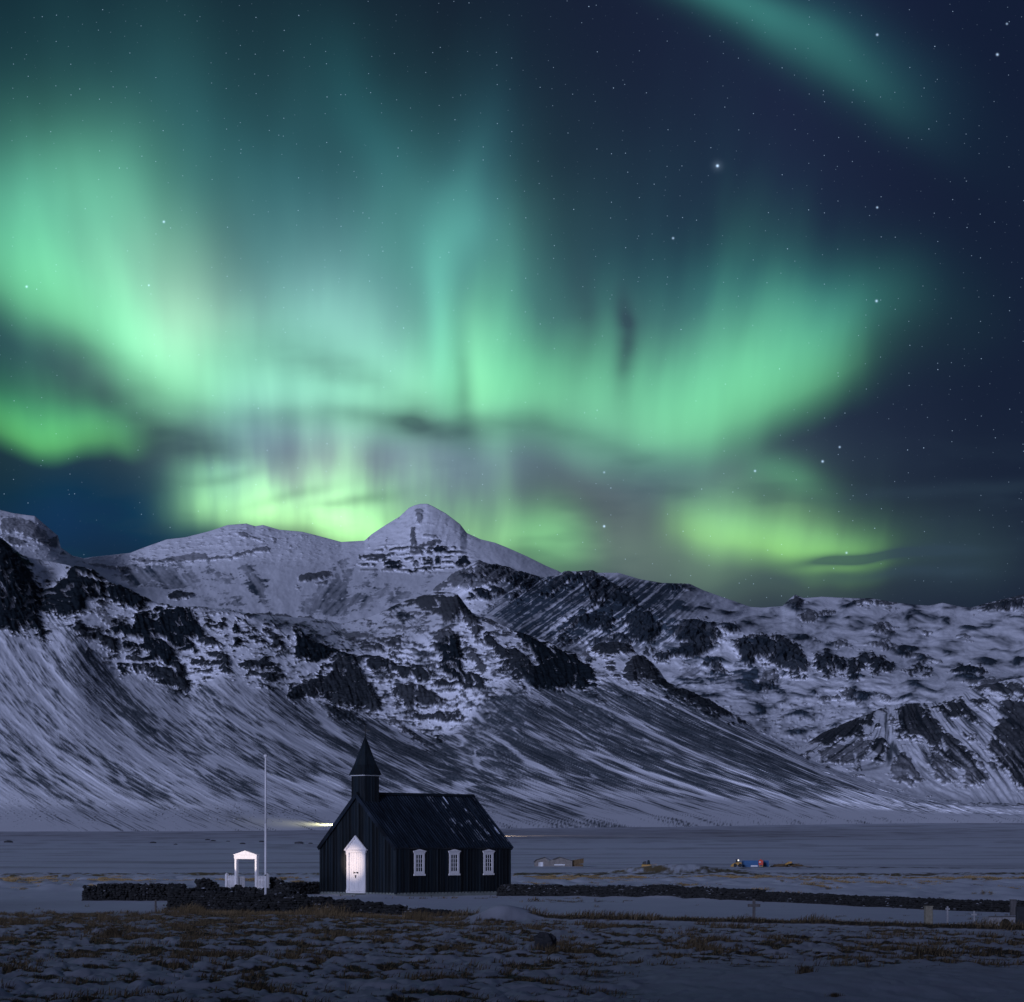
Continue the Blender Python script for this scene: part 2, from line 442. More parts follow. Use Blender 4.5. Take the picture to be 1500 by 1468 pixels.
def mountain_mat(name, snow, rock, scree):
    m, g, b = new_mat(name)
    a = g.n('ShaderNodeAttribute', attribute_name='rock').outputs['Fac']
    s = g.n('ShaderNodeAttribute', attribute_name='scree').outputs['Fac']
    tc = g.n('ShaderNodeTexCoord').outputs['Object']
    n = g.noise(tc, 0.22, 5.0, 0.7)
    n2 = g.noise(tc, 0.02, 3.0, 0.5)
    rc = g.mix(n, tuple(c * .55 for c in rock) + (1,), tuple(c * 1.5 for c in rock) + (1,))
    rc = g.mix(g.m('MULTIPLY', n2, 0.4), rc, (rock[0] * 1.7, rock[1] * 1.2, rock[2] * 1.0, 1))
    sc = g.mix(n, tuple(c * .7 for c in scree) + (1,), tuple(c * 1.3 for c in scree) + (1,))
    sn = g.mix(n2, tuple(c * .93 for c in snow) + (1,), (*snow, 1))
    c = g.mix(g.m('MINIMUM', g.m('MAXIMUM', g.m('MULTIPLY_ADD', g.m('SUBTRACT', n, 0.5), 0.22, s), 0.0), 1.0), sn, sc)
    c = g.mix(a, c, rc)
    g.put(b.inputs['Base Color'], c)
    b.inputs['Roughness'].default_value = 0.85
    b.inputs['Specular IOR Level'].default_value = 0.15
    return m

M = {}
SNOW = (0.80, 0.82, 0.87)
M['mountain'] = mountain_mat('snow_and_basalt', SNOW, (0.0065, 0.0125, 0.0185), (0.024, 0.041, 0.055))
M['hazed_mountain'] = mountain_mat('snow_and_hazed_rock', SNOW, (0.013, 0.022, 0.032), (0.042, 0.064, 0.088))  # rock and scree colours paled to stand in for distance haze

def ground_mat():
    m, g, b = new_mat('snow_and_dry_grass')
    a = g.n('ShaderNodeAttribute', attribute_name='grass').outputs['Fac']
    w = g.n('ShaderNodeAttribute', attribute_name='warm').outputs['Fac']
    dk = g.n('ShaderNodeAttribute', attribute_name='dirt_and_shade').outputs['Fac']
    tc = g.n('ShaderNodeTexCoord').outputs['Object']
    n = g.noise(tc, 3.0, 6.0, 0.65)
    n2 = g.noise(tc, 0.4, 3.0, 0.5)
    gd = g.mix(n, (0.016, 0.013, 0.010, 1), (0.085, 0.062, 0.036, 1))
    gw = g.mix(n, (0.12, 0.085, 0.042, 1), (0.34, 0.24, 0.115, 1))
    gr = g.mix(w, gd, gw)
    sn = g.mix(n2, (0.60, 0.63, 0.70, 1), (0.72, 0.75, 0.82, 1))
    sn = g.mix(g.m('MULTIPLY', dk, 0.8), sn, (0.17, 0.15, 0.16, 1))
    f = g.smooth(g.m('MULTIPLY_ADD', g.m('SUBTRACT', n, 0.5), 0.7, a), 0.3, 0.7)
    g.put(b.inputs['Base Color'], g.mix(f, sn, gr))
    b.inputs['Roughness'].default_value = 0.8
    b.inputs['Specular IOR Level'].default_value = 0.2
    bp = g.n('ShaderNodeBump'); bp.inputs['Strength'].default_value = 0.35; bp.inputs['Distance'].default_value = 0.04
    g.put(bp.inputs['Height'], n); g.put(b.inputs['Normal'], bp.outputs[0])
    return m
M['ground'] = ground_mat()

def tar_board(name, col):
    m, g, b = new_mat(name)
    tc = g.n('ShaderNodeTexCoord').outputs['Object']
    n = g.noise(g.v('MULTIPLY', tc, (14, 14, 0.9)), 1.0, 5.0, 0.65)
    n2 = g.noise(tc, 1.3, 4.0, 0.6)
    n3 = g.noise(g.v('MULTIPLY', tc, (5, 5, 0.15)), 1.0, 1.0, 0.5)
    c = g.ramp(n, [(0.3, tuple(x * .45 for x in col)), (0.62, col), (0.8, tuple(x * 2.2 for x in col))])
    isl = g.n('ShaderNodeNewGeometry').outputs['Random Per Island']
    c = g.v('SCALE', c, g.m('MULTIPLY_ADD', g.m('POWER', isl, 2.0), 1.7, 0.45))
    c = g.mix(g.m('MULTIPLY', g.smooth(n3, 0.45, 0.7), 0.7), c, (col[0] * 1.3, col[1] * 1.65, col[2] * 1.9, 1))
    g.put(b.inputs['Base Color'], c)
    g.put(b.inputs['Roughness'], g.m('MULTIPLY_ADD', n2, 0.3, 0.38))
    b.inputs['Specular IOR Level'].default_value = 0.4
    bp = g.n('ShaderNodeBump'); bp.inputs['Strength'].default_value = 0.35; bp.inputs['Distance'].default_value = 0.01
    g.put(bp.inputs['Height'], n); g.put(b.inputs['Normal'], bp.outputs[0])
    return m
M['tar'] = tar_board('black_tarred_boards', (0.011, 0.0155, 0.019))

def roof_mat():
    """tarred roof boards with a few melting snow streaks left between the battens on the far half"""
    m, g, b = new_mat('black_roof_boards')
    tc = g.n('ShaderNodeTexCoord').outputs['Object']
    sp = g.n('ShaderNodeSeparateXYZ'); g.put(sp.inputs[0], tc)
    n = g.noise(g.v('MULTIPLY', tc, (16, 0.8, 0.8)), 1.0, 4.0, 0.6)
    c = g.ramp(n, [(0.35, (0.0035, 0.0055, 0.009)), (0.72, (0.026, 0.040, 0.060))])
    st = g.noise(g.v('MULTIPLY', tc, (13.0, 0.45, 0.45)), 1.0, 3.0, 0.55)
    br = g.noise(tc, 1.6, 3.0, 0.6)
    zone = g.m('MULTIPLY', g.smooth(sp.outputs[0], 4.6, 6.3), g.smooth(sp.outputs[2], 2.7, 3.2))
    sn = g.m('MULTIPLY', g.smooth(g.m('ADD', st, g.m('MULTIPLY', g.m('SUBTRACT', br, 0.5), 0.5)), 0.60, 0.70), zone)
    fr = g.m('MULTIPLY', g.smooth(st, 0.55, 0.8), 0.05)
    c = g.mix(fr, c, (0.45, 0.55, 0.75, 1))
    c = g.mix(g.m('MULTIPLY', sn, 0.8), c, (0.62, 0.68, 0.78, 1))
    g.put(b.inputs['Base Color'], c)
    b.inputs['Roughness'].default_value = 0.42
    bp = g.n('ShaderNodeBump'); bp.inputs['Strength'].default_value = 0.3; bp.inputs['Distance'].default_value = 0.01
    g.put(bp.inputs['Height'], n); g.put(b.inputs['Normal'], bp.outputs[0])
    return m
M['roof'] = roof_mat()
M['white'] = basic('white_painted_wood', (0.90, 0.86, 0.84), 0.5, 0.10, 3.0, (6, 6, 0.7), 0.15)
M['concrete'] = basic('grey_green_concrete', (0.20, 0.22, 0.20), 0.9, 0.3, 2.5, (1, 1, 1), 0.4)
M['iron'] = basic('black_iron', (0.015, 0.015, 0.016), 0.5, 0.3, 20)
M['wood'] = basic('weathered_wood', (0.12, 0.112, 0.11), 0.85, 0.35, 5, (4, 4, .5), .3)
M['pole'] = basic('white_pole_paint', (0.80, 0.78, 0.77), 0.45, 0.08, 4)
M['greywhite'] = basic('weathered_white_paint', (0.36, 0.36, 0.37), 0.8, 0.25, 6)
M['granite'] = basic('beige_stone', (0.30, 0.27, 0.20), 0.9, 0.3, 9, (1, 1, 1), .4)
M['darkstone'] = basic('dark_headstone', (0.035, 0.037, 0.042), 0.75, 0.3, 9, (1, 1, 1), .3)
M['bush'] = basic('dark_bush', (0.03, 0.028, 0.018), 0.9, 0.4, 12)
M['yellow'] = basic('yellow_machine_paint', (0.36, 0.20, 0.035), 0.5, 0.35, 1.5)
M['tyre'] = basic('black_rubber', (0.02, 0.02, 0.02), 0.9, 0.2, 5)
M['blue'] = basic('blue_container_steel', (0.012, 0.085, 0.21), 0.55, 0.25, 1.2)
M['red'] = basic('red_paint', (0.55, 0.06, 0.03), 0.55, 0.25, 2.0)
M['shed'] = basic('grey_shed_wall', (0.17, 0.155, 0.14), 0.9, 0.25, 1.5)
M['shedroof'] = basic('dark_shed_roof', (0.05, 0.048, 0.045), 0.8, 0.3, 1.0)
M['rust'] = basic('rusty_wall', (0.10, 0.065, 0.03), 0.9, 0.4, 2.0, (5, 1, 1))
M['pale'] = basic('pale_panel', (0.55, 0.56, 0.56), 0.7, 0.15, 2.0)

def glass_mat():
    m, g, b = new_mat('dark_window_glass')
    tc = g.n('ShaderNodeTexCoord').outputs['Object']
    n = g.noise(tc, 2.5, 2.0, 0.5)
    g.put(b.inputs['Base Color'], g.mix(n, (0.010, 0.014, 0.020, 1), (0.04, 0.055, 0.055, 1)))
    b.inputs['Roughness'].default_value = 0.08
    return m
M['glass'] = glass_mat()

def stone_mat():
    m, g, b = new_mat('lava_stone_with_snow_flecks')
    tc = g.n('ShaderNodeTexCoord').outputs['Object']
    geo = g.n('ShaderNodeNewGeometry')
    isl = geo.outputs['Random Per Island']
    sp = g.n('ShaderNodeSeparateXYZ'); g.put(sp.inputs[0], geo.outputs['Normal'])
    n = g.noise(tc, 9.0, 5.0, 0.65); n2 = g.noise(tc, 1.1, 2.0, 0.5)
    c = g.mix(g.m('MULTIPLY_ADD', isl, 0.6, g.m('MULTIPLY', n, 0.4)), (0.006, 0.0065, 0.007, 1), (0.032, 0.033, 0.033, 1))
    up = g.m('MULTIPLY', g.smooth(sp.outputs[2], 0.75, 0.95), g.smooth(g.m('ADD', g.m('MULTIPLY', isl, 0.5), g.m('MULTIPLY', n2, 0.5)), 0.69, 0.76))
    g.put(b.inputs['Base Color'], g.mix(up, c, (0.62, 0.65, 0.72, 1)))
    b.inputs['Roughness'].default_value = 0.9
    bp = g.n('ShaderNodeBump'); bp.inputs['Strength'].default_value = 0.6; bp.inputs['Distance'].default_value = 0.03
    g.put(bp.inputs['Height'], n); g.put(b.inputs['Normal'], bp.outputs[0])
    return m
M['stone'] = stone_mat()

def blade_mat():
    m, g, b = new_mat('dry_grass_blades')
    geo = g.n('ShaderNodeNewGeometry')
    a = g.n('ShaderNodeAttribute', attribute_name='tone').outputs['Fac']
    c = g.mix(geo.outputs['Random Per Island'], (0.034, 0.027, 0.018, 1), (0.22, 0.165, 0.095, 1))
    c = g.mix(a, c, (0.34, 0.235, 0.11, 1))
    g.put(b.inputs['Base Color'], c); b.inputs['Roughness'].default_value = 0.8
    b.inputs['Specular IOR Level'].default_value = 0.2
    return m
M['blade'] = blade_mat()

def lamp_mat(name, col, k):
    m, g, b = new_mat(name)
    b.inputs['Base Color'].default_value = (.8, .8, .8, 1)
    b.inputs['Emission Color'].default_value = (*col, 1); b.inputs['Emission Strength'].default_value = k
    return m
M['lamp'] = lamp_mat('lit_work_lamp', (1.0, 0.9, 0.75), 1.3)
# ------------------------------------------------------------------ mountains: each mass is one lofted terrain sheet with its own distance and depth
# crops used while measuring the photograph: origin and scale of each
CR = {'A': (0, 740, 4.893), 'B': (250, 860, 4.893), 'C': (500, 840, 4.893), 'D': (750, 820, 4.893), 'E': (480, 720, 5.0),
      'G': (1150, 960, 4.286), 'H': (1000, 720, 2.936), 'L': (0, 720, 2.936), 'Z': (0, 0, 1.0)}

def crop_pts(c, flat):
    ox, oy, s = CR[c]
    a = np.array(flat, float).reshape(-1, 2)
    return a / s + np.array([ox, oy])

def poly_sd(x, y, P):
    """signed distance to a polygon, positive inside"""
    d = np.full(x.shape, 1e9); ins = np.zeros(x.shape, bool)
    n = len(P)
    for i in range(n):
        ax, ay = P[i]; bx, by = P[(i + 1) % n]
        ex, ey = bx - ax, by - ay
        t = np.clip(((x - ax) * ex + (y - ay) * ey) / (ex * ex + ey * ey + 1e-9), 0, 1)
        d = np.minimum(d, (x - ax - t * ex) ** 2 + (y - ay - t * ey) ** 2)
        if ay != by:
            c = ((ay > y) != (by > y)) & (x < (bx - ax) * (y - ay) / (by - ay) + ax)
            ins ^= c
    d = np.sqrt(d)
    return np.where(ins, d, -d)

def line_d(x, y, P):
    d = np.full(x.shape, 1e9)
    for i in range(len(P) - 1):
        ax, ay = P[i]; bx, by = P[i + 1]
        ex, ey = bx - ax, by - ay
        t = np.clip(((x - ax) * ex + (y - ay) * ey) / (ex * ex + ey * ey + 1e-9), 0, 1)
        d = np.minimum(d, (x - ax - t * ex) ** 2 + (y - ay - t * ey) ** 2)
    return np.sqrt(d)

def loft(curves, px0, px1, step, rows, back, extra_end=0):
    """curves: list of (py points, depth points) from the foot to the crest; returns design px, py, depth arrays"""
    px = np.arange(px0, px1 + step, step)
    def sm(a, w):                      # soften the corners of the measured curves along the range
        k = np.hanning(2 * w + 3); k /= k.sum()
        return np.convolve(np.pad(a, w + 1, mode='edge'), k, 'valid')
    pys = [sm(ip(px, c[0]), 22) if i < len(curves) - 1 else ip(px, c[0]) for i, c in enumerate(curves)]
    ds = [sm(ip(px, c[1]), 45) for c in curves]
    PY, D = [], []
    for k in range(len(curves) - 1):
        for t in np.linspace(0, 1, rows[k], endpoint=False):
            PY.append(pys[k] * (1 - t) + pys[k + 1] * t); D.append(ds[k] * (1 - t) + ds[k + 1] * t)
    PY.append(pys[-1]); D.append(ds[-1])
    PY, D = np.array(PY), np.array(D)
    for _ in range(3):      # round the joins between the strips, keep foot and crest
        for A in (PY, D):
            B = A.copy()
            w = 5
            cs = np.cumsum(np.pad(A, ((1, 0), (0, 0))), 0)
            B[w:-w] = (cs[2 * w + 1:] - cs[:-(2 * w + 1)]) / (2 * w + 1)
            f = np.clip((len(A) - 1 - np.arange(len(A))) / 12.0, 0, 1)[:, None]
            A[:] = A * (1 - f) + B * f
    PX = np.broadcast_to(px, PY.shape).copy()
    return PX, PY, D

def finish_mass(name, PX, PY, D, rock, scree, relief, mat, label=None):
    """to world space, add relief, close with a back slope"""
    Y = D.copy()
    X = (PX - 750) / F * D
    Z = CZ + (HY - PY) / F * D
    fade = np.clip((len(D) - 1 - np.arange(len(D))) / 10.0, 0.15, 1)[:, None]
    Y = Y - relief * 0.9 * fade
    Z = Z + relief * 0.25 * fade
    bx, by, bz, br, bs = [X], [Y], [Z], [rock], [scree]
    top = Z[-1]
    for k, (dd, q) in enumerate(((60, .985), (250, .93), (700, .75), (1800, .3))):
        bx.append(X[-1:] * (1 + dd / D[-1:])); by.append(Y[-1:] + dd); bz.append((top * q)[None, :]); br.append(rock[-1:] * .5); bs.append(scree[-1:])
    X, Y, Z, rock, scree = [np.concatenate(a, 0) for a in (bx, by, bz, br, bs)]
    o = grid_mesh(name, X, Y, Z, {'rock': np.clip(rock, 0, 1), 'scree': np.clip(scree, 0, 1)}, mat)
    o['kind'] = 'structure'
    return o

def paint(PX, PY, polys, snows, seed, rag=1.0, soft=.55, shelves=1.0, amp=1.0):
    """rock cover traced as patches on the slope, edges broken up by noise; returns rock 0..1 and inside-distance"""
    wx = PX + rag * (6 * fbm(PX / 22, PY / 16, 3, seed) + 2.5 * pn(PX / 5, PY / 4, seed + 3))
    wy = PY + rag * (5 * fbm(PX / 22, PY / 16, 3, seed + 50) + 2.0 * pn(PX / 5, PY / 4, seed + 53))
    fine = fbm(PX / 9, PY / 6, 4, seed + 90, 0.6)
    ledge = fbm(PX / 30, (PY + 5 * pn(PX / 40, PY / 40, seed + 8)) / 4.5, 3, seed + 70, 0.55)
    strat = (PY + .12 * PX + 11 * pn(PX / 60, PY / 50, seed + 9) + 3 * pn(PX / 14, PY / 20, seed + 10)) / 8.5
    strat = strat - np.floor(strat)
    shelf = sstep(.66, .86, strat) * sstep(-.25, .25, pn(PX / 16, PY / 9, seed + 12))
    ledge = ledge - shelves * (.6 * shelf * sstep(-.1, .4, pn(PX / 40, PY / 30, seed + 13)) - .15 * (strat < .5))
    chip = fbm(PX / 4.2, PY / 2.4, 3, seed + 61, .6)
    gx = PX - .45 * PY + 6 * pn(PX / 40, PY / 30, seed + 62)
    gully = sstep(.72, .93, ridged(gx / 22, PY / 70, 2, seed + 63)) * sstep(-.2, .3, pn(PX / 30, PY / 22, seed + 64))
    coarse = fbm(PX / 17, PY / 20, 3, seed + 95, .55)
    rock = np.zeros(PX.shape); dep = np.zeros(PX.shape)
    for (c, k, flat) in polys:
        P = crop_pts(c, flat)
        x0, y0 = P.min(0) - 14; x1, y1 = P.max(0) + 14
        sel = (PX > x0) & (PX < x1) & (PY > y0) & (PY < y1)
        if not sel.any(): continue
        sd = poly_sd(wx[sel], wy[sel], P)
        q = np.where(sd > 0, np.minimum(sd, 7) * soft, np.maximum(sd, -16) * soft * .75)
        v = sstep(-.9, .9, q + .25 + (k - 1) * 2.6 + amp * (3.2 * fine[sel] + 5.4 * ledge[sel] + 3.6 * coarse[sel] + 3.4 * chip[sel] - 5.5 * gully[sel]))
        v = v * (0.5 + 0.5 * k)
        rock[sel] = np.maximum(rock[sel], v)
        dep[sel] = np.maximum(dep[sel], np.clip(sd, 0, 12) * k)
    for (c, w, flat) in snows:
        P = crop_pts(c, flat); s = CR[c][2]
        x0, y0 = P.min(0) - 14; x1, y1 = P.max(0) + 14
        sel = (PX > x0) & (PX < x1) & (PY > y0) & (PY < y1)
        if not sel.any(): continue
        dd = line_d(wx[sel], wy[sel], P)
        q = sstep(w / s * .5 + 1.5, w / s * .5 - 1.0, dd - 2.0 * fine[sel])
        rock[sel] *= 1 - 0.85 * q; dep[sel] *= 1 - q
    return rock, dep, fine, ledge

STEP = 1.15

# ---- front mountain
ROCK_F = [
 ('A', 1, [0,260,60,300,110,320,170,370,230,460,270,560,300,600,300,780,300,860,330,940,350,970,290,960,240,890,150,890,80,900,-80,890,-200,880,-200,200]),
 ('A', 1, [300,600,380,590,450,530,500,490,540,440,600,440,660,460,720,520,760,590,800,650,760,700,700,660,620,690,600,760,540,780,490,800,430,790,350,770,300,760]),
 ('A', 1, [760,540,810,570,840,570,900,590,960,620,1020,650,1060,690,1050,730,990,770,930,740,860,720,790,660,770,600]),
 ('A', .9, [690,690,730,700,770,730,700,730]),
 ('A', 1, [950,780,1050,790,1120,830,1160,780,1090,760,1140,715,1200,745,1280,745,1320,735,1370,730,1410,780,1430,850,1468,900,1468,960,1420,940,1380,980,1430,1070,1400,1080,1330,1040,1250,1010,1260,1100,1310,1140,1330,1160,1300,1170,1250,1140,1210,1150,1130,1130,1030,1110,1060,1060,1000,1040,900,1050,870,1010,900,950,880,930,820,920,810,890,850,860,940,850]),
 ('A', .95, [520,890,560,840,620,860,650,920,700,900,750,930,820,950,870,1000,840,1080,800,1080,760,1010,720,1000,690,960,620,950,530,920]),
 ('A', .95, [940,1150,1020,1140,1200,1150,1310,1160,1330,1200,1310,1240,1380,1260,1395,1290,1360,1300,1360,1360,1280,1330,1200,1290,1130,1260,1060,1230,1000,1190,930,1190]),
 ('A', 1, [850,1150,900,1150,910,1200,870,1200]), ('A', .9, [920,1090,1000,1070,1000,1120,910,1120]),
 ('A', .35, [650,770,800,780,930,830,820,890,720,850]), ('A', .3, [720,1070,780,1090,820,1180,780,1170]), ('A', .4, [630,1040,690,1060,660,1090]),
 ('B', 1, [0,160,90,150,150,140,190,190,220,290,190,320,170,350,90,310,0,300]), ('B', 1, [0,300,60,320,90,380,110,440,50,440,0,430]),
 ('B', .95, [110,410,150,380,180,420,215,470,200,490,120,450]), ('B', .95, [180,400,230,350,300,340,340,380,410,400,400,450,330,450,250,430]),
 ('B', .95, [0,430,30,480,80,540,110,560,100,640,160,680,150,760,110,780,40,720,0,700]),
 ('B', .95, [110,540,180,530,240,505,275,540,280,570,200,560]), ('B', .9, [190,590,300,590,300,620,260,650,190,620]),
 ('B', .95, [265,475,330,470,400,490,440,530,440,640,390,620,360,600,380,570,300,550,340,530]),
 ('B', .9, [215,200,290,240,310,310,270,320,240,290]), ('B', .95, [340,270,380,250,390,290,350,310]),
 ('B', 1, [440,240,480,240,510,300,520,350,480,340,450,310]), ('B', 1, [440,370,490,360,530,400,480,430,440,440]), ('B', .9, [380,350,415,340,415,370,385,370]),
 ('B', .9, [600,310,700,300,780,340,760,350,640,330]), ('B', .95, [570,360,650,360,700,390,700,410,620,400]), ('B', .95, [710,400,750,360,800,370,820,430,820,470,770,460]),
 ('B', 1, [870,500,880,460,850,390,880,330,930,315,980,350,1020,380,1080,400,1120,430,1180,440,1260,470,1300,520,1280,550,1200,500,1150,500,1100,530,1000,530,920,530]),
 ('B', .95, [480,560,540,530,600,550,690,500,740,550,770,580,690,590,560,590,490,590]),
 ('B', .95, [510,620,580,600,700,610,850,610,850,630,770,630,780,690,700,680,640,650,540,640]), ('B', .9, [650,700,700,690,740,730,680,730]),
 ('B', .9, [870,615,915,610,910,630]), ('B', .8, [400,180,440,180,520,195,560,210,500,205,420,195]), ('B', .7, [520,250,550,245,560,275,530,275]),
 ('B', .95, [840,720,930,690,1000,650,1100,650,1150,600,1060,590,1090,560,1180,540,1260,560,1380,540,1400,660,1468,720,1468,840,1400,860,1320,880,1240,870,1230,830,1160,800,1090,790,1010,790,900,800,850,780]),
 ('B', .95, [1260,500,1400,500,1468,530,1468,640,1390,570]), ('B', .45, [1080,850,1180,830,1350,900,1400,1000,1300,960,1150,930]),
 ('C', .9, [0,540,60,570,150,630,160,660,190,780,260,850,290,940,310,1010,250,1020,150,960,80,970,-60,960,-60,560]),
 ('C', .8, [20,480,150,520,250,570,340,610,420,640,560,650,680,690,780,750,880,740,890,690,870,640,860,560,840,430,780,390,700,400,650,440,680,490,620,520,700,560,720,630,640,660,480,620,400,590,320,560,430,520,470,420,330,460,240,500,100,490]),
 ('C', .95, [160,600,260,600,340,620,420,650,560,660,700,700,660,760,540,780,420,720,300,710,200,690]),
 ('C', .95, [640,780,720,770,860,780,900,700,960,720,1040,740,1030,790,1060,830,1000,850,940,830,860,840,760,810,680,830]),
 ('C', 1, [700,560,760,480,850,460,880,640,900,740,840,790,760,760,700,640]),
 ('C', .9, [540,780,600,820,680,860,750,910,740,930,820,940,820,970,700,950,560,960,520,970,560,1000,700,1000,840,990,880,1040,820,1060,640,1060,520,1040,450,1010,440,960,440,900,350,850,420,800]),
 ('C', .95, [590,1160,640,1165,720,1210,730,1245,680,1240,620,1220,590,1200]), ('C', .8, [330,1040,400,1030,440,1090,520,1140,570,1190,480,1160,390,1100]),
 ('C', .85, [400,210,480,180,560,170,680,140,780,150,850,140,900,230,950,280,1010,360,1000,430,960,460,900,370,840,330,780,380,720,330,640,290,550,240,480,230]),
 ('C', .5, [510,260,580,320,660,370,720,390,650,380,560,330]), ('C', .8, [870,450,930,520,970,600,1020,640,1050,700,1010,720,960,650,900,620,870,520]),
 ('C', .95, [1010,440,1060,430,1130,480,1200,560,1240,530,1330,560,1400,650,1468,660,1468,830,1400,830,1330,800,1240,750,1190,700,1120,690,1150,620,1080,570,1030,500]),
 ('C', .9, [1290,450,1370,470,1468,510,1468,650,1410,650,1340,590,1300,530]), ('C', .7, [1000,320,1160,330,1200,370,1280,420,1150,350,1010,350]),
 ('C', .8, [250,740,340,730,390,710,420,740,350,770,270,770]), ('C', .8, [1020,870,1080,860,1110,900,1030,900]), ('C', .8, [200,360,260,380,290,400,220,400]),
 ('C', .5, [0,430,100,400,240,440,230,490,100,490,0,470]), ('C', .4, [330,380,540,370,600,420,480,420,440,460]),
 ('D', 1, [0,460,60,510,140,560,220,590,270,610,300,620,350,640,400,680,450,680,500,730,560,760,590,830,620,900,600,910,540,880,530,930,480,930,440,910,380,930,300,935,200,930,150,890,170,750,100,690,60,580,0,500]),
 ('D', .95, [0,630,60,680,140,740,180,770,170,850,150,900,90,860,80,910,20,840,0,810]),
 ('D', .9, [800,750,860,710,930,690,980,720,1040,780,1070,840,1120,870,1120,900,1060,905,1010,880,950,870,900,860,900,910,840,870,790,830]),
 ('D', .95, [570,590,650,580,760,570,850,600,860,660,830,690,740,680,650,670,590,660]), ('D', .75, [490,640,530,640,600,720,660,770,680,810,620,790,560,740,520,730]),
 ('D', .85, [670,720,720,730,740,790,760,840,700,810]), ('D', .85, [1060,930,1150,910,1280,940,1350,990,1330,1010,1220,990,1100,960]),
 ('D', .75, [1160,980,1250,1010,1468,1060,1468,1130,1380,1110,1280,1050,1180,1020]), ('D', .55, [540,950,600,970,660,1030,640,1050,570,1000]),
 ('H', .9, [0,850,60,870,130,905,200,950,300,1005,270,1000,180,965,80,935,0,900]),
]
SNOW_F = [
 ('A', 18, [20,590,60,660]), ('A', 16, [190,740,260,700]), ('A', 14, [80,770,110,690]), ('A', 14, [200,830,240,800]), ('A', 14, [460,640,530,600]), ('A', 8, [310,660,410,660]),
 ('A', 16, [575,515,660,530,720,560]), ('A', 12, [680,600,720,640]), ('A', 50, [920,960,1010,980]), ('A', 30, [1120,960,1200,980]), ('A', 22, [1440,760,1460,870]),
 ('A', 16, [1200,970,1280,1080]), ('A', 14, [1390,950,1420,1040]), ('A', 10, [800,900,830,950]),
 ('B', 26, [205,180,225,300,330,340,420,450,460,560,470,640]), ('B', 34, [420,230,428,400]), ('B', 12, [165,390,210,450,260,520]), ('B', 50, [850,430,840,570,890,650]),
 ('C', 55, [160,670,200,760,270,800,320,860,360,940,420,1030,520,1120,640,1200,760,1300]), ('C', 40, [580,790,750,880,900,900,1000,920]), ('C', 45, [880,420,960,540,1060,660,1110,790]),
 ('C', 45, [1070,400,1250,490,1390,640]), ('C', 16, [650,690,780,750]), ('C', 16, [1020,480,1120,640]), ('C', 18, [210,540,330,600]), ('C', 30, [800,860,960,960,1040,1050]),
 ('D', 30, [0,540,90,660,170,750]), ('D', 40, [600,760,700,870,800,880]), ('C', 35, [800,370,860,400]), ('C', 10, [440,985,830,980]), ('C', 8, [520,945,800,955]),
]

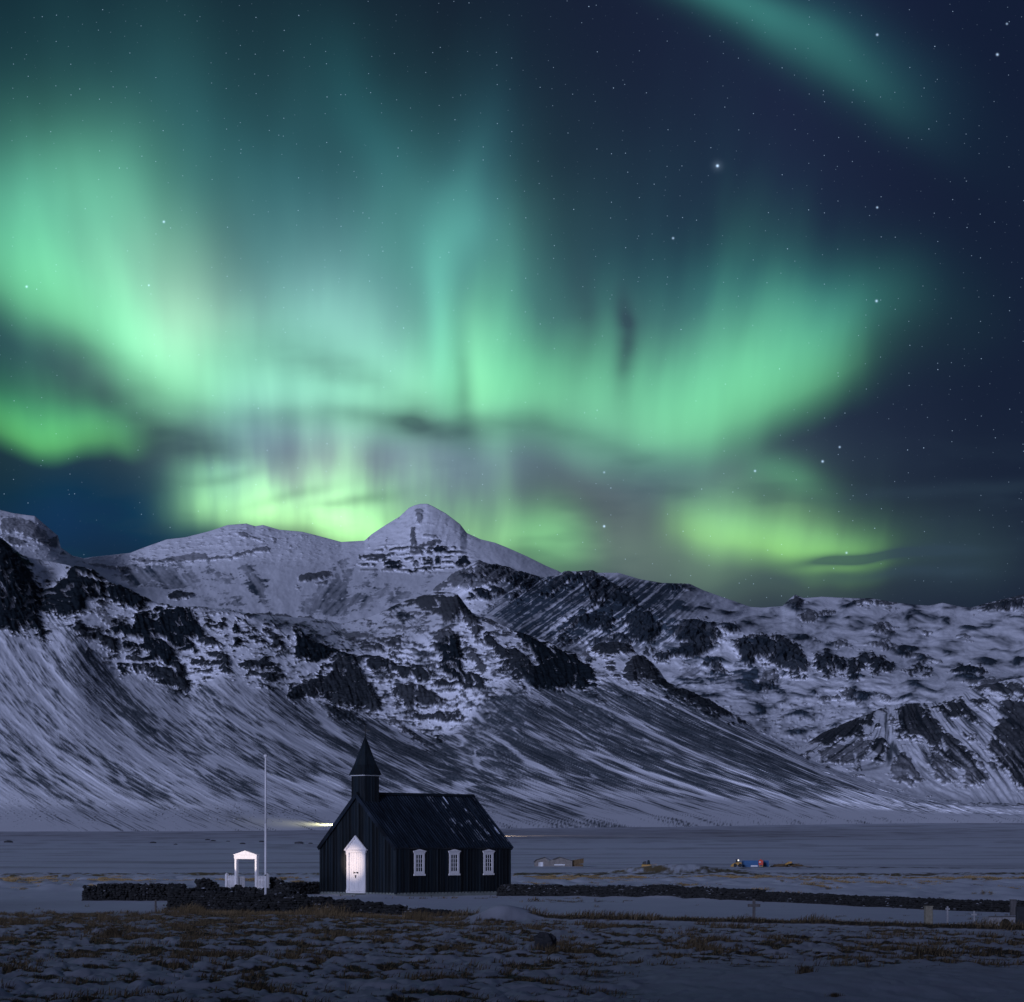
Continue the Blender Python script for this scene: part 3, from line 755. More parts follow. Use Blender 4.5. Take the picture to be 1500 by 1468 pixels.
def build_front():
    base = [(-300,1221),(0,1217),(300,1214),(600,1207),(800,1200),(1000,1193),(1170,1195),(1340,1196),(1500,1196),(1800,1196)]
    c0 = (base, [(-300,3600),(300,3700),(700,4000),(1000,4350),(1340,4700),(1800,4800)])
    c00 = ([(p, q + 34) for p, q in base], [(-300,3300),(300,3400),(700,3700),(1000,4000),(1340,4400),(1800,4500)])
    c1 = ([(-300,1100),(0,1105),(300,1125),(600,1140),(800,1120),(1000,1115),(1100,1120),(1170,1138),(1240,1155),(1340,1176),(1500,1186),(1800,1186)],
          [(-300,4150),(300,4250),(700,4500),(1000,4750),(1200,4800),(1340,4800),(1800,4850)])
    c05 = ([(p, .30 * ip(p, c1[0]) + .70 * ip(p, base)) for p in range(-300, 1801, 60)], [(p, .55 * ip(p, c1[1]) + .45 * ip(p, c0[1])) for p in range(-300, 1801, 60)])
    p2 = [(-300,905),(0,925),(60,938),(110,935),(140,960),(170,985),(230,1000),(280,1012),(320,990),(400,1005),(430,1022),(480,1035),(560,1060),(640,1085),(690,1058),(720,1018),(770,990),(800,1006),(850,1013),(880,1005),(900,1000),(920,1005),(977,1008),(1000,1020),(1034,1036),(1068,1055),(1102,1074),(1129,1088),(1170,1110),(1204,1127),(1238,1137),(1289,1155),(1340,1169),(1408,1178),(1500,1182),(1800,1182)]
    d2 = [(-300,4900),(0,4900),(300,5000),(700,5200),(1000,5200),(1200,5000),(1340,4880),(1800,4900)]
    p3 = [(-300,770),(0,791),(20,808),(35,825),(60,858),(75,868),(100,845),(109,833),(136,836),(160,853),(191,866),(215,878),(235,887),(283,890),(334,896),(361,900),(392,911),(419,923),(443,928),(477,945),(500,951),(540,955),(580,950),(620,930),(660,900),(690,905),(718,915),(752,932),(783,942),(806,949),(823,959),(851,970),(868,965),(900,955),(925,955),(940,968),(966,988),(977,1002),(1000,1013),(1034,1028),(1068,1047),(1102,1068),(1129,1082),(1170,1105),(1204,1122),(1238,1131),(1289,1151),(1340,1166),(1408,1176),(1500,1180),(1800,1180)]
    d3 = [(p, q + ip(p, [(0, 260), (1000, 210), (1200, 120), (1340, 40), (1800, 30)])) for p, q in d2]
    p4 = [(-300,740),(0,786),(20,803),(35,815),(60,820),(96,827),(109,831),(136,835),(160,852),(191,865),(215,877),(235,885),(262,889),(283,888),(306,890),(334,893),(361,898),(375,900),(400,902),(440,905),(477,908),(500,914),(545,902),(560,896),(580,886),(595,880),(620,872),(636,868),(655,867),(670,870),(690,897),(718,907),(752,924),(783,934),(806,941),(823,951),(851,960),(862,948),(880,943),(905,942),(924,943),(930,955),(945,962),(966,982),(977,999),(1000,1009),(1034,1023),(1068,1043),(1102,1064),(1129,1078),(1170,1101),(1204,1118),(1238,1125),(1289,1146),(1340,1163),(1408,1173),(1500,1178),(1800,1180)]
    xs = list(range(-300, 1801, 20))
    d4 = [(p, ip(p, d3) + 30 + 900 * math.exp(-((p - 490) / 110) ** 2) + 350 * math.exp(-((p - 640) / 60) ** 2) + 350 * math.exp(-((p - 65) / 30) ** 2)) for p in xs]
    PX, PY, D = loft([c00, c0, c05, c1, (p2, d2), (p3, d3), (p4, d4)], -260, 1760, STEP, [8, 70, 75, 130, 120, 70], None)
    rock, dep, fine, ledge = paint(PX, PY, ROCK_F, SNOW_F, 11)
    # scree fans below the cliffs: streaks along the fall line
    b_ = ip(PX[0], base)[None, :]; t2 = ip(PX[0], p2)[None, :]
    t = np.clip((PY - t2) / (b_ - t2 + 1e-6), -1, 1.2)
    k = 0.74 + 0.85 * np.clip(PX / 1000, 0, 1.1)
    r = np.maximum(PY - 1000, -60)
    s = PX - k * (PY - 1000) - k * 0.0017 * r * r
    wob = 5 * fbm(PX / 70, PY / 60, 2, 5)
    # streak width grows towards the foot
    st = .95 * fbm((s + wob) / 60, t * 1.6 + 3, 2, 31) + 0.45 * fbm((s + wob) / 19, t * 4.6, 3, 32) + 0.75 * fbm((s + .4 * wob) / 7.5, t * 9.0, 3, 33) + 1.0 * fbm(s / 2.6, PY / 17, 2, 35) + .55 * fbm(s / 1.5, PY / 9, 1, 47) + .16 * fbm(PX / 2.6, PY / 2.3, 2, 34)
    st = st - 1.0 * sstep(.76, .95, ridged((s + .6 * wob) / 70, t * 1.6 + 9, 1, 36)) * sstep(-.35, .2, pn(s / 40, t * 3.0, 37))
    st = st - .7 * sstep(.84, .98, ridged(s / 26, t * 3.0 + 4, 1, 38)) * sstep(-.2, .3, pn(s / 19, t * 4.5, 39))
    amt = ip(PX, [(-300, .46), (0, .50), (250, .50), (420, .62), (600, .78), (760, .84), (1000, .90), (1180, .76), (1290, .4), (1500, .2)])
    amt = amt * sstep(-0.16, 0.06, t) * (1 - sstep(0.62, 0.95, t + .15 * fbm(PX / 90, PY / 30, 2, 9)) * ip(PX, [(0, .95), (500, .85), (700, .6), (1000, .5), (1200, .7)]))
    sc = sstep(-.42, .48, st + (amt - .50) * 1.5)
    # gritty speckle: stones poking through the snow
    sp = pn(PX / 1.9, PY / 1.6, 41)
    grit = sstep(.52, .72, sp + .5 * fine - .30 + .12 * amt) * sstep(-.3, .0, t) * (1 - sstep(.93, 1.0, t))
    sc = np.clip(sc * (.84 + .10 * sstep(-.4, .5, fbm(s / 4, PY / 18, 3, 44)) + .06 * sstep(-.4, .4, fbm(PX / 3, PY / 2.5, 2, 45))), 0, 1)
    hollow = fbm(PX / 40, PY / 14, 4, 60, .6)
    bench = sstep(0.0, -0.06, t) * (1 - sstep(.2, .5, rock))
    sc = sc + bench * sstep(.0, .36, hollow + .3 * fine) * ip(PX, [(0, .25), (350, .4), (480, .9), (640, .8), (1000, .6)])
    rock = np.maximum(rock, grit * .75)
    mid = sstep(470, 560, PX) * sstep(910, 830, PX)
    crumb = bench * sstep(.20, .40, .7 * fine + .5 * ledge + .5 * hollow + .16 * mid) * ip(PX, [(0, .5), (140, .6), (480, .9), (1000, .9)])
    rock = np.maximum(rock, .85 * crumb)
    low_ = sstep(-.02, .04, t) * sstep(.32, .1, t) * sstep(560, 640, PX) * sstep(1080, 960, PX)
    rock = np.maximum(rock, low_ * .7 * sstep(.16, .36, .6 * fine + .5 * ledge + .35 * hollow))
    # the lower snow apron shows thin contour lines and boulders
    rock = np.maximum(rock, .8 * sstep(.60, .70, pn(PX / 3.2, PY / 1.9, 77) + .3 * pn(PX / 30, PY / 20, 78)) * sstep(.80, .86, t) * sstep(1.0, .93, t) * sstep(900, 700, PX))
    # relief in metres
    gul = ridged(s / 34, t * .6, 3, 21)
    rel = 7 * (gul - .5) * sstep(-.05, .1, t) * (1 - sstep(.6, 1.0, t))
    rel = rel + 1.6 * (st) * sstep(-.02, .1, t) * (1 - sstep(.75, 1.0, t))
    crag = .55 * ridged((PX - .3 * PY) / 9, PY / 34, 3, 22, .5) + .3 * ridged(PX / 30, PY / 22, 2, 24)
    rel = rel + rock * (5 + 2.4 * np.minimum(dep, 7)) * (0.6 + .7 * crag) * (t < .3)
    rel = rel + 7 * fbm(PX / 25, PY / 18, 4, 23) * (t < .05) + rock * 9 * ledge
    return finish_mass('mountain_slope', PX, PY, D, rock, sc, rel, M['mountain'])

# ---- back range with the rounded peak
ROCK_P = [
 ('E', 0.83, [220,500,260,470,400,460,440,480,430,505,300,500]), ('E', 1.00, [415,530,450,515,525,520,520,545,420,550]), ('E', 1.00, [415,560,520,555,515,575,420,575]),
 ('E', 1.00, [600,520,650,505,655,525]), ('E', 1.00, [620,540,660,540,660,556,622,556]), ('E', 1.00, [595,580,660,575,660,595,600,600]), ('E', 1.00, [670,575,750,560,760,585,720,590]),
 ('E', 1.00, [690,540,755,520,750,545]), ('E', 1.00, [690,515,750,500,760,515,700,525]), ('E', 1.00, [780,460,860,455,870,430,800,400,770,420]), ('E', 1.00, [870,445,950,440,950,460,880,465]),
 ('E', 1.00, [940,540,960,510,1010,460,1020,490,1045,520,1040,545]), ('E', 0.64, [600,400,660,390,800,350,830,370,760,420,690,430,620,440,600,480]), ('E', 1.00, [785,500,825,490,820,540,790,540]),
 ('E', 0.64, [600,270,640,260,650,400,610,410]), ('E', 0.44, [430,330,445,330,430,430,415,420]), ('E', 0.44, [285,370,300,340,300,410,288,415]), ('E', 0.64, [600,440,760,430,760,450,610,470]), ('E', 0.51, [450,440,600,430,600,445,460,455]),
 ('E', 0.31, [690,310,830,320,800,350,690,340]), ('E', 0.31, [640,120,700,130,690,230,640,230]), ('E', 0.38, [470,215,510,205,540,190,520,210]),
 ('L', .25, [0,120,60,110,150,130,190,170,220,200,190,220,140,210,60,180,0,190]), ('L', .6, [130,210,200,220,250,190,262,235,240,250,200,235]), ('L', .4, [0,190,60,190,110,220,90,240,30,230]), ('L', .4, [225,255,280,260,300,275,260,275]),
 ('L', .3, [530,290,700,290,790,270,880,260,900,290,1000,280,1150,230,1160,260,1050,270,900,300,760,310,600,310]), ('L', .5, [870,285,1000,275,1060,255,1150,250,1165,240,1100,265,1000,290,900,300]),
 ('L', .35, [1000,170,1100,190,1140,220,1040,200]), ('L', .3, [1160,190,1200,200,1180,230]),
 ('L', .9, [720,450,750,430,800,430,840,440,800,455,760,470,725,465]), ('L', .35, [330,300,420,310,520,320,500,345,420,330]), ('L', .6, [500,330,540,320,560,340,520,350]),
 ('L', .7, [1280,370,1320,350,1420,345,1430,365,1350,385,1290,390]), ('L', .5, [1345,400,1420,370,1400,400]), ('L', .35, [1270,400,1300,410,1280,440]),
 ('L', .7, [1100,530,1160,522,1250,535,1340,545,1340,555,1200,545,1110,540]), ('L', .6, [1310,560,1400,545,1390,560]),
]
SCREE_P = [
 ('L', .75, [500,370,560,310,640,300,720,310,800,350,850,390,850,420,780,420,680,410,580,400]), ('L', .5, [720,290,780,300,860,370,900,420,860,400,790,340]),
 ('L', .6, [860,330,900,320,1000,370,980,400,920,380]), ('L', .7, [1030,330,1060,310,1100,350,1140,390,1130,430,1170,490,1120,470,1060,400]), ('L', .6, [840,440,900,450,960,490,1040,520,960,510]),
 ('L', .55, [960,440,1020,460,1060,500,1010,490]), ('L', .5, [1270,500,1330,440,1468,340,1500,350,1500,520,1400,540,1300,530]),
 ('E', .5, [0,640,100,560,180,560,190,640,100,760,20,860,0,900]), ('E', .6, [280,640,340,610,320,680,240,760,170,800]), ('E', .55, [390,690,450,670,480,720,400,780,300,850,200,900,100,920,250,800]),
 ('E', .4, [700,650,760,600,750,650,710,680]), ('E', .3, [0,800,150,760,300,740,260,830,100,900,0,940]), ('E', .3, [430,740,560,720,700,720,560,800,420,840]), ('E', .3, [0,580,60,530,140,490,160,500,60,600]),
]

def build_back():
    sil = [(-300,735),(-100,742),(0,747),(20,752),(51,756),(65,768),(85,785),(89,802),(106,814),(123,818),(136,816),(191,810),(211,802),(245,790),(272,787),(307,778),(334,769),(361,767),(374,771),(385,769),(409,776),(443,779),(470,786),(500,794),(534,792),(544,783),(565,769),(585,757),(599,744),(608,740),(616,738),(626,738),(633,741),(653,752),(674,768),(684,781),(704,790),(725,795),(745,803),(772,815),(800,829),(817,836),(860,860),(1000,900),(1800,960)]
    ds = [(-300,7600),(85,7700),(180,9300),(1800,9500)]
    p1 = [(-300,830),(0,800),(60,812),(90,818),(123,835),(200,845),(300,830),(361,820),(440,825),(500,835),(544,835),(600,842),(650,840),(690,825),(745,830),(817,850),(1000,910),(1800,970)]
    p2 = [(-300,900),(0,850),(100,850),(123,870),(200,880),(300,890),(375,897),(477,905),(560,905),(640,880),(700,860),(817,880),(1000,930),(1800,990)]
    PX, PY, D = loft([([(p, q + 60) for p, q in p2], [(p, q - 2200) for p, q in ds]), (p2, [(p, q - 1500) for p, q in ds]), (p1, [(p, q - 450) for p, q in ds]), (sil, ds)],
                     -260, 1000, STEP, [30, 80, 90], None)
    rock, dep, fine, ledge = paint(PX, PY, ROCK_P, [], 211, .55, 1.3, .6, .6)
    scp, _, _, _ = paint(PX, PY, SCREE_P, [], 231, 1.0)
    zone = sstep(518, 548, PX + 1.3 * (PY - 820)) * sstep(700, 676, PX - .8 * (PY - 820)) * sstep(796, 803, PY) * sstep(846, 834, PY + .05 * np.abs(PX - 620))
    bd = (PY + .02 * (PX - 600) + 2.2 * pn(PX / 34, PY / 50, 251) + 1.0 * pn(PX / 9, PY / 20, 252)) / 7.4
    bd = bd - np.floor(bd)
    bands = zone * sstep(.42, .58, bd) * sstep(.0, .16, pn(PX / 11, PY / 13, 253) + .5 * pn(PX / 4.5, PY / 6, 254) + .16)
    rock = np.maximum(rock, .92 * bands)
    k = ip(PX, [(0, .8), (360, .9), (440, -.2), (480, -.85), (640, -.7), (690, .5), (800, 1.2)])
    s = PX - k * (PY - 850)
    st = fbm(s / 20, PY / 60, 3, 232) + .55 * fbm(s / 7, PY / 40, 3, 233) + .4 * fbm(PX / 8, PY / 6, 3, 240)
    sc = np.clip(scp * (.75 + .8 * st), 0, 1) + .10 * sstep(.15, .6, st + .4 * fine)
    crust = sstep(.0, .42, fbm(PX / 10, PY / 4.5, 4, 236, .65)) * .55 * ip(PX, [(0, 1), (440, 1), (520, .3), (690, .6), (720, 0)]) * sstep(850, 800, PY)
    rock = np.maximum(rock, crust * .8)
    rel = 5 * (ridged((s + 12 * fbm(PX / 50, PY / 40, 2, 239)) / 46, PY / 60, 3, 234) - .5) + rock * 16 * (.4 + ridged(PX / 14, PY / 9, 3, 235)) + 8 * fbm(PX / 20, PY / 16, 4, 238) + rock * 10 * ledge
    return finish_mass('snowy_peak', PX, PY, D, rock, sc, rel, M['hazed_mountain'])

# ---- middle ridge and the plateau to the right
ROCK_R = [
 ('E', .55, [850,640,900,580,1000,560,1120,500,1190,520,1200,540,1360,560,1400,590,1500,600,1500,650,1380,690,1300,650,1200,690,1100,720,1000,740,930,730,900,700,840,740,760,735,790,690]),
 ('E', .95, [1190,530,1360,560,1340,580,1200,590]), ('E', .95, [1000,640,1050,620,1060,660,1010,670]), ('E', 1, [1040,750,1170,740,1210,780,1100,810,1050,800]),
 ('E', .95, [1200,720,1300,705,1310,740,1250,770,1200,760]), ('E', .9, [1370,680,1480,660,1490,690,1380,700]), ('E', .7, [1300,740,1390,730,1390,790,1330,800]), ('E', .6, [1150,820,1240,820,1230,840,1160,840]),
 ('D', .8, [500,200,600,130,680,140,740,180,830,240,900,300,880,340,760,300,680,310,560,350,500,390,560,330,620,290,540,300]),
 ('D', .95, [370,450,440,410,560,400,700,400,740,440,700,500,600,510,500,480,420,500]), ('D', .95, [760,420,840,390,920,370,1000,400,1060,470,1070,530,1000,580,900,600,860,560,780,540,860,490,800,470]),
 ('D', .85, [1120,520,1180,460,1260,430,1340,460,1440,450,1468,480,1468,570,1340,600,1260,570,1180,570]), ('D', .95, [1000,710,1100,650,1180,650,1280,610,1400,560,1468,560,1468,610,1350,680,1270,740,1220,710,1150,700,1080,720]),
 ('D', .85, [940,680,980,640,1020,650,960,700]), ('D', .75, [180,250,250,180,380,90,600,80,620,130,480,170,350,220,230,280]), ('D', .8, [320,560,440,580,500,580,600,560,760,540,860,580,840,610,700,590,560,610,440,590,340,590]),
 ('D', .6, [1060,170,1260,170,1300,220,1150,210]), ('D', .7, [250,520,330,470,380,420,420,410,340,490]), ('D', .6, [0,70,100,90,140,120,160,160,100,180,0,190]), ('D', .8, [1380,760,1420,720,1468,720,1468,780]),
 ('H', .95, [0,560,60,570,100,600,210,580,230,600,100,640,40,690,0,740]), ('H', .95, [220,650,330,620,400,620,480,660,520,680,530,720,550,780,500,800,440,760,380,740,300,720,270,740,230,690]),
 ('H', .95, [560,710,650,705,700,740,690,770,650,790,600,790,570,750]), ('H', .95, [700,780,720,740,780,705,830,705,900,740,900,760,860,760,830,780,800,740,760,770,740,800,710,800]), ('H', .85, [100,740,160,730,180,770,130,780]),
 ('H', .45, [350,770,420,760,400,840,350,870,320,850]), ('H', .85, [960,760,1040,750,1060,770,980,790]), ('H', .6, [480,530,560,515,640,520,620,545,500,560]), ('H', .55, [800,580,870,560,920,580,900,610,830,600]),
 ('H', .5, [560,640,680,640,760,670,640,665]), ('H', .7, [700,455,820,460,920,480,900,500,760,490]), ('H', .8, [430,490,480,450,520,470,500,500]), ('H', .45, [780,650,900,650,1000,690,1100,740,1000,720,850,680]),
 ('H', .95, [1160,760,1240,750,1310,770,1300,790,1200,780]), ('H', .85, [1240,500,1350,470,1468,445,1468,520,1350,510]), ('H', .45, [1000,600,1060,590,1050,630]), ('H', .4, [1150,620,1230,610,1250,640]),
 ('H', .65, [580,890,700,865,850,875,880,890,700,900]), ('H', .6, [1210,820,1300,800,1400,820,1468,830,1468,860,1330,850,1230,840]),
]
SCREE_R = [('D', .75, [0,340,300,240,500,200,650,170,720,190,640,260,540,310,440,370,350,430,250,490,180,540,110,530,-40,470]), ('D', .45, [800,140,900,180,1060,220,1200,260,1300,400,1150,390,1000,330,880,240]),
           ('D', .5, [700,200,760,180,900,300,960,360,860,340,760,300]), ('D', .35, [1150,820,1300,750,1420,700,1468,720,1468,900,1300,900,1150,900]), ('E', .5, [1150,850,1500,740,1500,1000,1300,960,1150,900]),
           ('H', .4, [120,800,300,730,330,800,280,870,180,860]), ('H', .4, [380,800,450,790,430,870,370,880])]

def build_ridge():
    sil = [(560,905),(600,890),(636,863),(650,852),(670,838),(690,826),(701,820),(715,826),(738,829),(766,838),(796,846),(815,843),(827,837),(850,837),(868,835),(875,839),(905,839),(936,848),(970,854),(1010,855),(1031,865),(1068,878),(1099,889),(1116,890),(1146,888),(1157,877),(1165,871),(1177,876),(1204,874),(1245,876),(1279,877),(1313,883),(1341,886),(1361,887),(1381,883),(1402,888),(1422,890),(1460,880),(1500,871),(1560,860),(1800,880)]
    ds = [(560,7600),(700,7600),(900,7800),(1100,8300),(1500,8600),(1800,8600)]
    r1 = [(560,915),(640,880),(690,845),(740,860),(800,878),(850,885),(900,893),(960,900),(1000,905),(1060,915),(1109,928),(1170,948),(1204,960),(1245,965),(1279,962),(1306,972),(1360,985),(1420,975),(1500,985),(1800,985)]
    e1 = [(560,7300),(1000,7000),(1200,7100),(1800,7300)]
    r2 = [(560,930),(640,900),(700,905),(760,912),(800,930),(850,948),(900,955),(960,965),(1000,975),(1068,990),(1136,1008),(1187,990),(1259,990),(1306,995),(1400,1000),(1500,995),(1800,995)]
    r3 = [(560,950),(700,935),(760,945),(800,950),(850,965),(900,985),(960,1000),(1000,1010),(1068,1022),(1170,1020),(1300,1026),(1400,1015),(1500,1005),(1800,1000)]
    r4 = [(560,1000),(900,1050),(1000,1080),(1100,1100),(1200,1140),(1800,1140)]
    PX, PY, D = loft([(r4, [(560,5900),(1800,5700)]), (r3, [(560,6700),(1800,6450)]), (r2, [(560,7050),(1000,6800),(1800,6800)]), (r1, e1), (sil, ds)],
                     560, 1780, STEP, [90, 40, 60, 110], None)
    rock, dep, fine, ledge = paint(PX, PY, ROCK_R, [('E', 14, [1390,650,1300,730,1240,830]), ('D', 25, [200,560,340,490,390,440]), ('H', 18, [530,720,560,790])], 311, .9, .6, .6)
    scp, _, _, _ = paint(PX, PY, SCREE_R, [], 331, 1.0)
    k = ip(PX, [(700, -1.5), (950, -1.3), (1050, -1.0), (1130, -.3), (1250, .2), (1500, .3)])
    s = PX - k * (PY - 900)
    st = fbm(s / 10, PY / 120, 3, 332) + .9 * fbm(s / 4, PY / 80, 3, 333)
    sc = np.clip(scp * (.8 + 1.0 * st), 0, 1)
    pw = 14 * fbm(PX / 60, PY / 30, 2, 341); plate = fbm((PX + 1.2 * pw) / 40, (PY + .7 * pw) / 13, 4, 336, .5); rip = fbm((PX + 1.5 * PY) / 14, (PY - .25 * PX + .3 * pw) / 5.0, 4, 337, .62)
    top = sstep(950, 1010, PX)
    spur = sstep(690, 760, PX) * sstep(1060, 960, PX) * sstep(835, 850, PY - .06 * (PX - 850)) * sstep(985, 930, PY)
    sc = np.maximum(sc, spur * sstep(-.25, .35, st + .8 * fine + .25))
    sc = sc + top * (.9 * sstep(-.14, .40, plate) + .5 * sstep(.1, .5, rip) * sstep(1005, 1030, PY)) + .4 * sstep(.2, .6, plate + .3 * fine)
    rock = np.maximum(rock, top * .55 * sstep(.26, .52, plate + .3 * fine))
    rock = np.maximum(rock, top * .65 * sstep(.08, .42, rip) * sstep(1015, 1035, PY))
    rel = 16 * (1 - .95 * top) * (ridged(s / 26, PY / 60, 3, 334) - .5) + rock * (14 + np.minimum(dep, 6) * 3) * (.4 + ridged(PX / 13, PY / 8, 3, 335)) + 10 * fbm(PX / 30, PY / 14, 4, 338) + 22 * plate * top + rock * 8 * ledge
    return finish_mass('rocky_ridge', PX, PY, D, rock, np.clip(sc, 0, 1), rel, M['hazed_mountain'])

# ---- dark fluted hill at the lower right
ROCK_Q = [
 ('G', .9, [130,560,200,490,300,440,420,400,500,390,590,340,640,330,600,370,560,410,590,460,540,470,480,440,500,500,380,520,250,560]),
 ('G', .6, [130,600,250,580,400,540,480,510,540,540,530,600,480,700,400,700,300,690,200,650]), ('G', .95, [560,540,600,520,640,590,610,650,560,680,550,610]),
 ('G', .85, [700,340,760,300,860,310,900,330,960,420,1000,480,1100,560,1180,620,1250,700,1300,780,1240,800,1130,820,1060,720,1000,620,930,600,880,540,790,520,700,500,690,470,720,430]),
 ('G', .55, [640,680,720,600,760,600,850,760,880,800,780,830,660,780]), ('G', .9, [900,330,1000,310,1110,280,1170,330,1210,380,1230,410,1160,420,1110,380,1050,400,1000,380,950,350]),
 ('G', .9, [1170,290,1240,270,1310,290,1290,320,1220,320]), ('G', .85, [1330,340,1380,280,1700,270,1700,800,1440,840,1400,740,1300,640,1260,590,1280,520,1320,430]),
 ('G', .8, [1110,170,1180,150,1330,160,1400,180,1700,190,1700,280,1380,260,1250,220,1160,230]), ('G', .8, [1100,480,1200,540,1190,560,1110,520]),
 ('G', .55, [900,600,1050,640,1120,800,980,820,920,760]), ('G', .6, [1230,650,1400,740,1380,760,1290,700]), ('G', .6, [640,380,700,370,700,440,650,440]),
]
SNOW_Q = [('G', 12, [740,590,800,660,880,770,990,830]), ('G', 18, [880,550,910,660]), ('G', 50, [590,380,640,470,685,560,660,640,630,720]), ('G', 22, [975,540,1000,600]),
          ('G', 34, [1130,290,1220,400,1290,440,1270,540]), ('G', 30, [960,390,1050,490,1180,590,1270,640]), ('G', 16, [1340,300,1310,420]), ('G', 24, [430,640,440,700])]

def build_hill():
    sil = [(1090,1130),(1150,1112),(1180,1090),(1204,1074),(1245,1056),(1289,1038),(1327,1029),(1375,1030),(1415,1013),(1439,1003),(1477,996),(1500,992),(1600,985),(1800,1000)]
    q1 = [(1090,1135),(1180,1098),(1245,1075),(1300,1062),(1375,1062),(1440,1060),(1500,1070),(1800,1080)]
    q2 = [(1090,1150),(1180,1128),(1250,1142),(1300,1154),(1358,1165),(1440,1174),(1500,1180),(1800,1187)]
    one = lambda v: [(1090, v), (1800, v)]
    PX, PY, D = loft([([(p, q + 14) for p, q in q2], one(4800)), (q2, one(5050)), (q1, one(5600)), (sil, one(5900))], 1092, 1780, STEP, [8, 110, 60], None)
    rock, dep, fine, ledge = paint(PX, PY, ROCK_Q, SNOW_Q, 411, .9, .6, .15)
    k = ip(PX, [(1150, -1.6), (1240, -1.2), (1330, .5), (1420, 1.1), (1500, .8)])
    s = PX - k * (PY - 1080)
    st = fbm(s / 9, PY / 45, 3, 432) + .8 * fbm(s / 3.5, PY / 30, 3, 433)
    foot = sstep(1165, 1120, PY - ip(PX, [(1200, -25), (1500, 8)]))
    sc = sstep(-.1, .5, st) * (.25 + .65 * foot)
    rock = rock * (1 - .45 * sstep(.0, .5, -st) * sstep(1080, 1120, PY))
    rel = 14 * (ridged(s / 16, PY / 60, 3, 434) - .5) + rock * 10 * (.4 + ridged(PX / 10, PY / 8, 3, 435)) + 6 * fbm(PX / 20, PY / 12, 3, 436) + rock * 6 * ledge
    return finish_mass('fluted_hill', PX, PY, D, rock, np.clip(sc, 0, 1), rel, M['mountain'])

build_back(); build_ridge(); build_hill(); build_front()
# ------------------------------------------------------------------ ground
PROF = [(-1e5, 0), (150, 0), (250, -.4), (350, -1.0), (580, -1.72), (1000, -1.6), (1700, 0), (2600, 9), (3200, 18), (3700, 30), (4300, 44), (5000, 60), (6000, 80), (12000, 160)]
FRONT = [(-60, 104), (-13.7, 99), (-7.5, 96.0), (-2.5, 90.5), (.25, 88.5), (8.1, 83), (13.1, 77.6), (15.4, 75.5), (30, 70)]     # line of the old turf bank in front of the churchyard
BACKW = [(-60, 150), (-12, 136), (0, 134.5), (19.7, 98), (30, 86)]

def bumps(x, y):
    """tussocks outside the churchyard, gentle drifts inside"""
    yf = ip(x, FRONT)
    out = sstep(-1.0, 3.5, yf - y)                     # nearer than the bank
    beyond = sstep(1.5, 8, y - ip(x, BACKW)) * sstep(420, 300, y)
    left = sstep(-17.5, -22, x) * sstep(96, 104, y)
    wx = x + .35 * pn(x * .9, y * .9, 7); wy = y + .35 * pn(x * .9, y * .9, 8)
    b = np.abs(fbm(wx * 1.15, wy * .55, 3, 501, .5)) * 1.3
    b2 = fbm(x * .16, y * .10, 3, 502)
    b3 = fbm(x * 2.4, y * 1.7, 3, 503)
    tus = (.17 * b - .07 + .04 * b3) * (1 - .65 * sstep(60, 50, y) * sstep(.5, 3.5, x))
    h = out * (1 - .75 * left) * (tus + .14 * b2) * (.45 + .55 * sstep(2, 12, yf - y)) + beyond * (.35 * np.abs(fbm(x * .22, y * .07, 3, 504)) * 1.5 + .22 * b2) + .05 * fbm(x * .35, y * .2, 3, 505)
    return h, out, beyond, left, b

def gz(x, y, detail=True):
    x = np.asarray(x, float); y = np.asarray(y, float)
    z = np.interp(y, [p[0] for p in PROF], [p[1] for p in PROF])
    yf = ip(x, FRONT)
    # turf bank east of the church
    wd = sstep(-4.5, -1.5, x)
    z = z + .15 * wd * np.exp(-((y - yf) / .75) ** 2) * (1 + .4 * fbm(x * .8, y * .5, 2, 511))
    # snow mound, right of the stone wall's end
    z = z + .52 * np.exp(-((x + .35) / .95) ** 2 - ((y - 87.6) / 1.3) ** 2)
    # snowy hummock far behind the wall with a ridge of grass
    z = z + 1.1 * np.exp(-((x - 21) / 6) ** 2 - ((y - 345) / 14) ** 2) + .6 * np.exp(-((x - 27) / 7) ** 2 - ((y - 340) / 14) ** 2)
    z = z + .35 * np.exp(-((y - 395) / 14) ** 2) * sstep(14, 50, x)
    # low drift by the gate
    z = z + .22 * np.exp(-((x + 13.9) / 2.2) ** 2 - ((y - 128.5) / 3.0) ** 2)
    # foreground drift at lower right
    z = z + .25 * np.exp(-((x - 6) / 3.0) ** 2 - ((y - 46) / 3.5) ** 2)
    # drift against the church front
    z = z + .12 * np.exp(-((x + 7.2) / 1.2) ** 2 - ((y - 131.8) / 1.6) ** 2) + .05 * np.exp(-((x + 8.8) / 3) ** 2 - ((y - 131) / 3) ** 2)
    # snowbank running across the plain at left
    z = z - .09 * np.exp(-((x + 1) / 7.0) ** 2 - ((y - 134) / 7.0) ** 2)
    # unseen hill added behind the viewer to keep the low moon off the foreground
    z = z + 37 * sstep(-15, -90, y)
    if detail:
        h, _, _, _, _ = bumps(x, y)
        z = z + h
    far = sstep(150, 600, y)
    z = z + far * .6 * fbm(x / 60, y / 120, 3, 513)
    return z

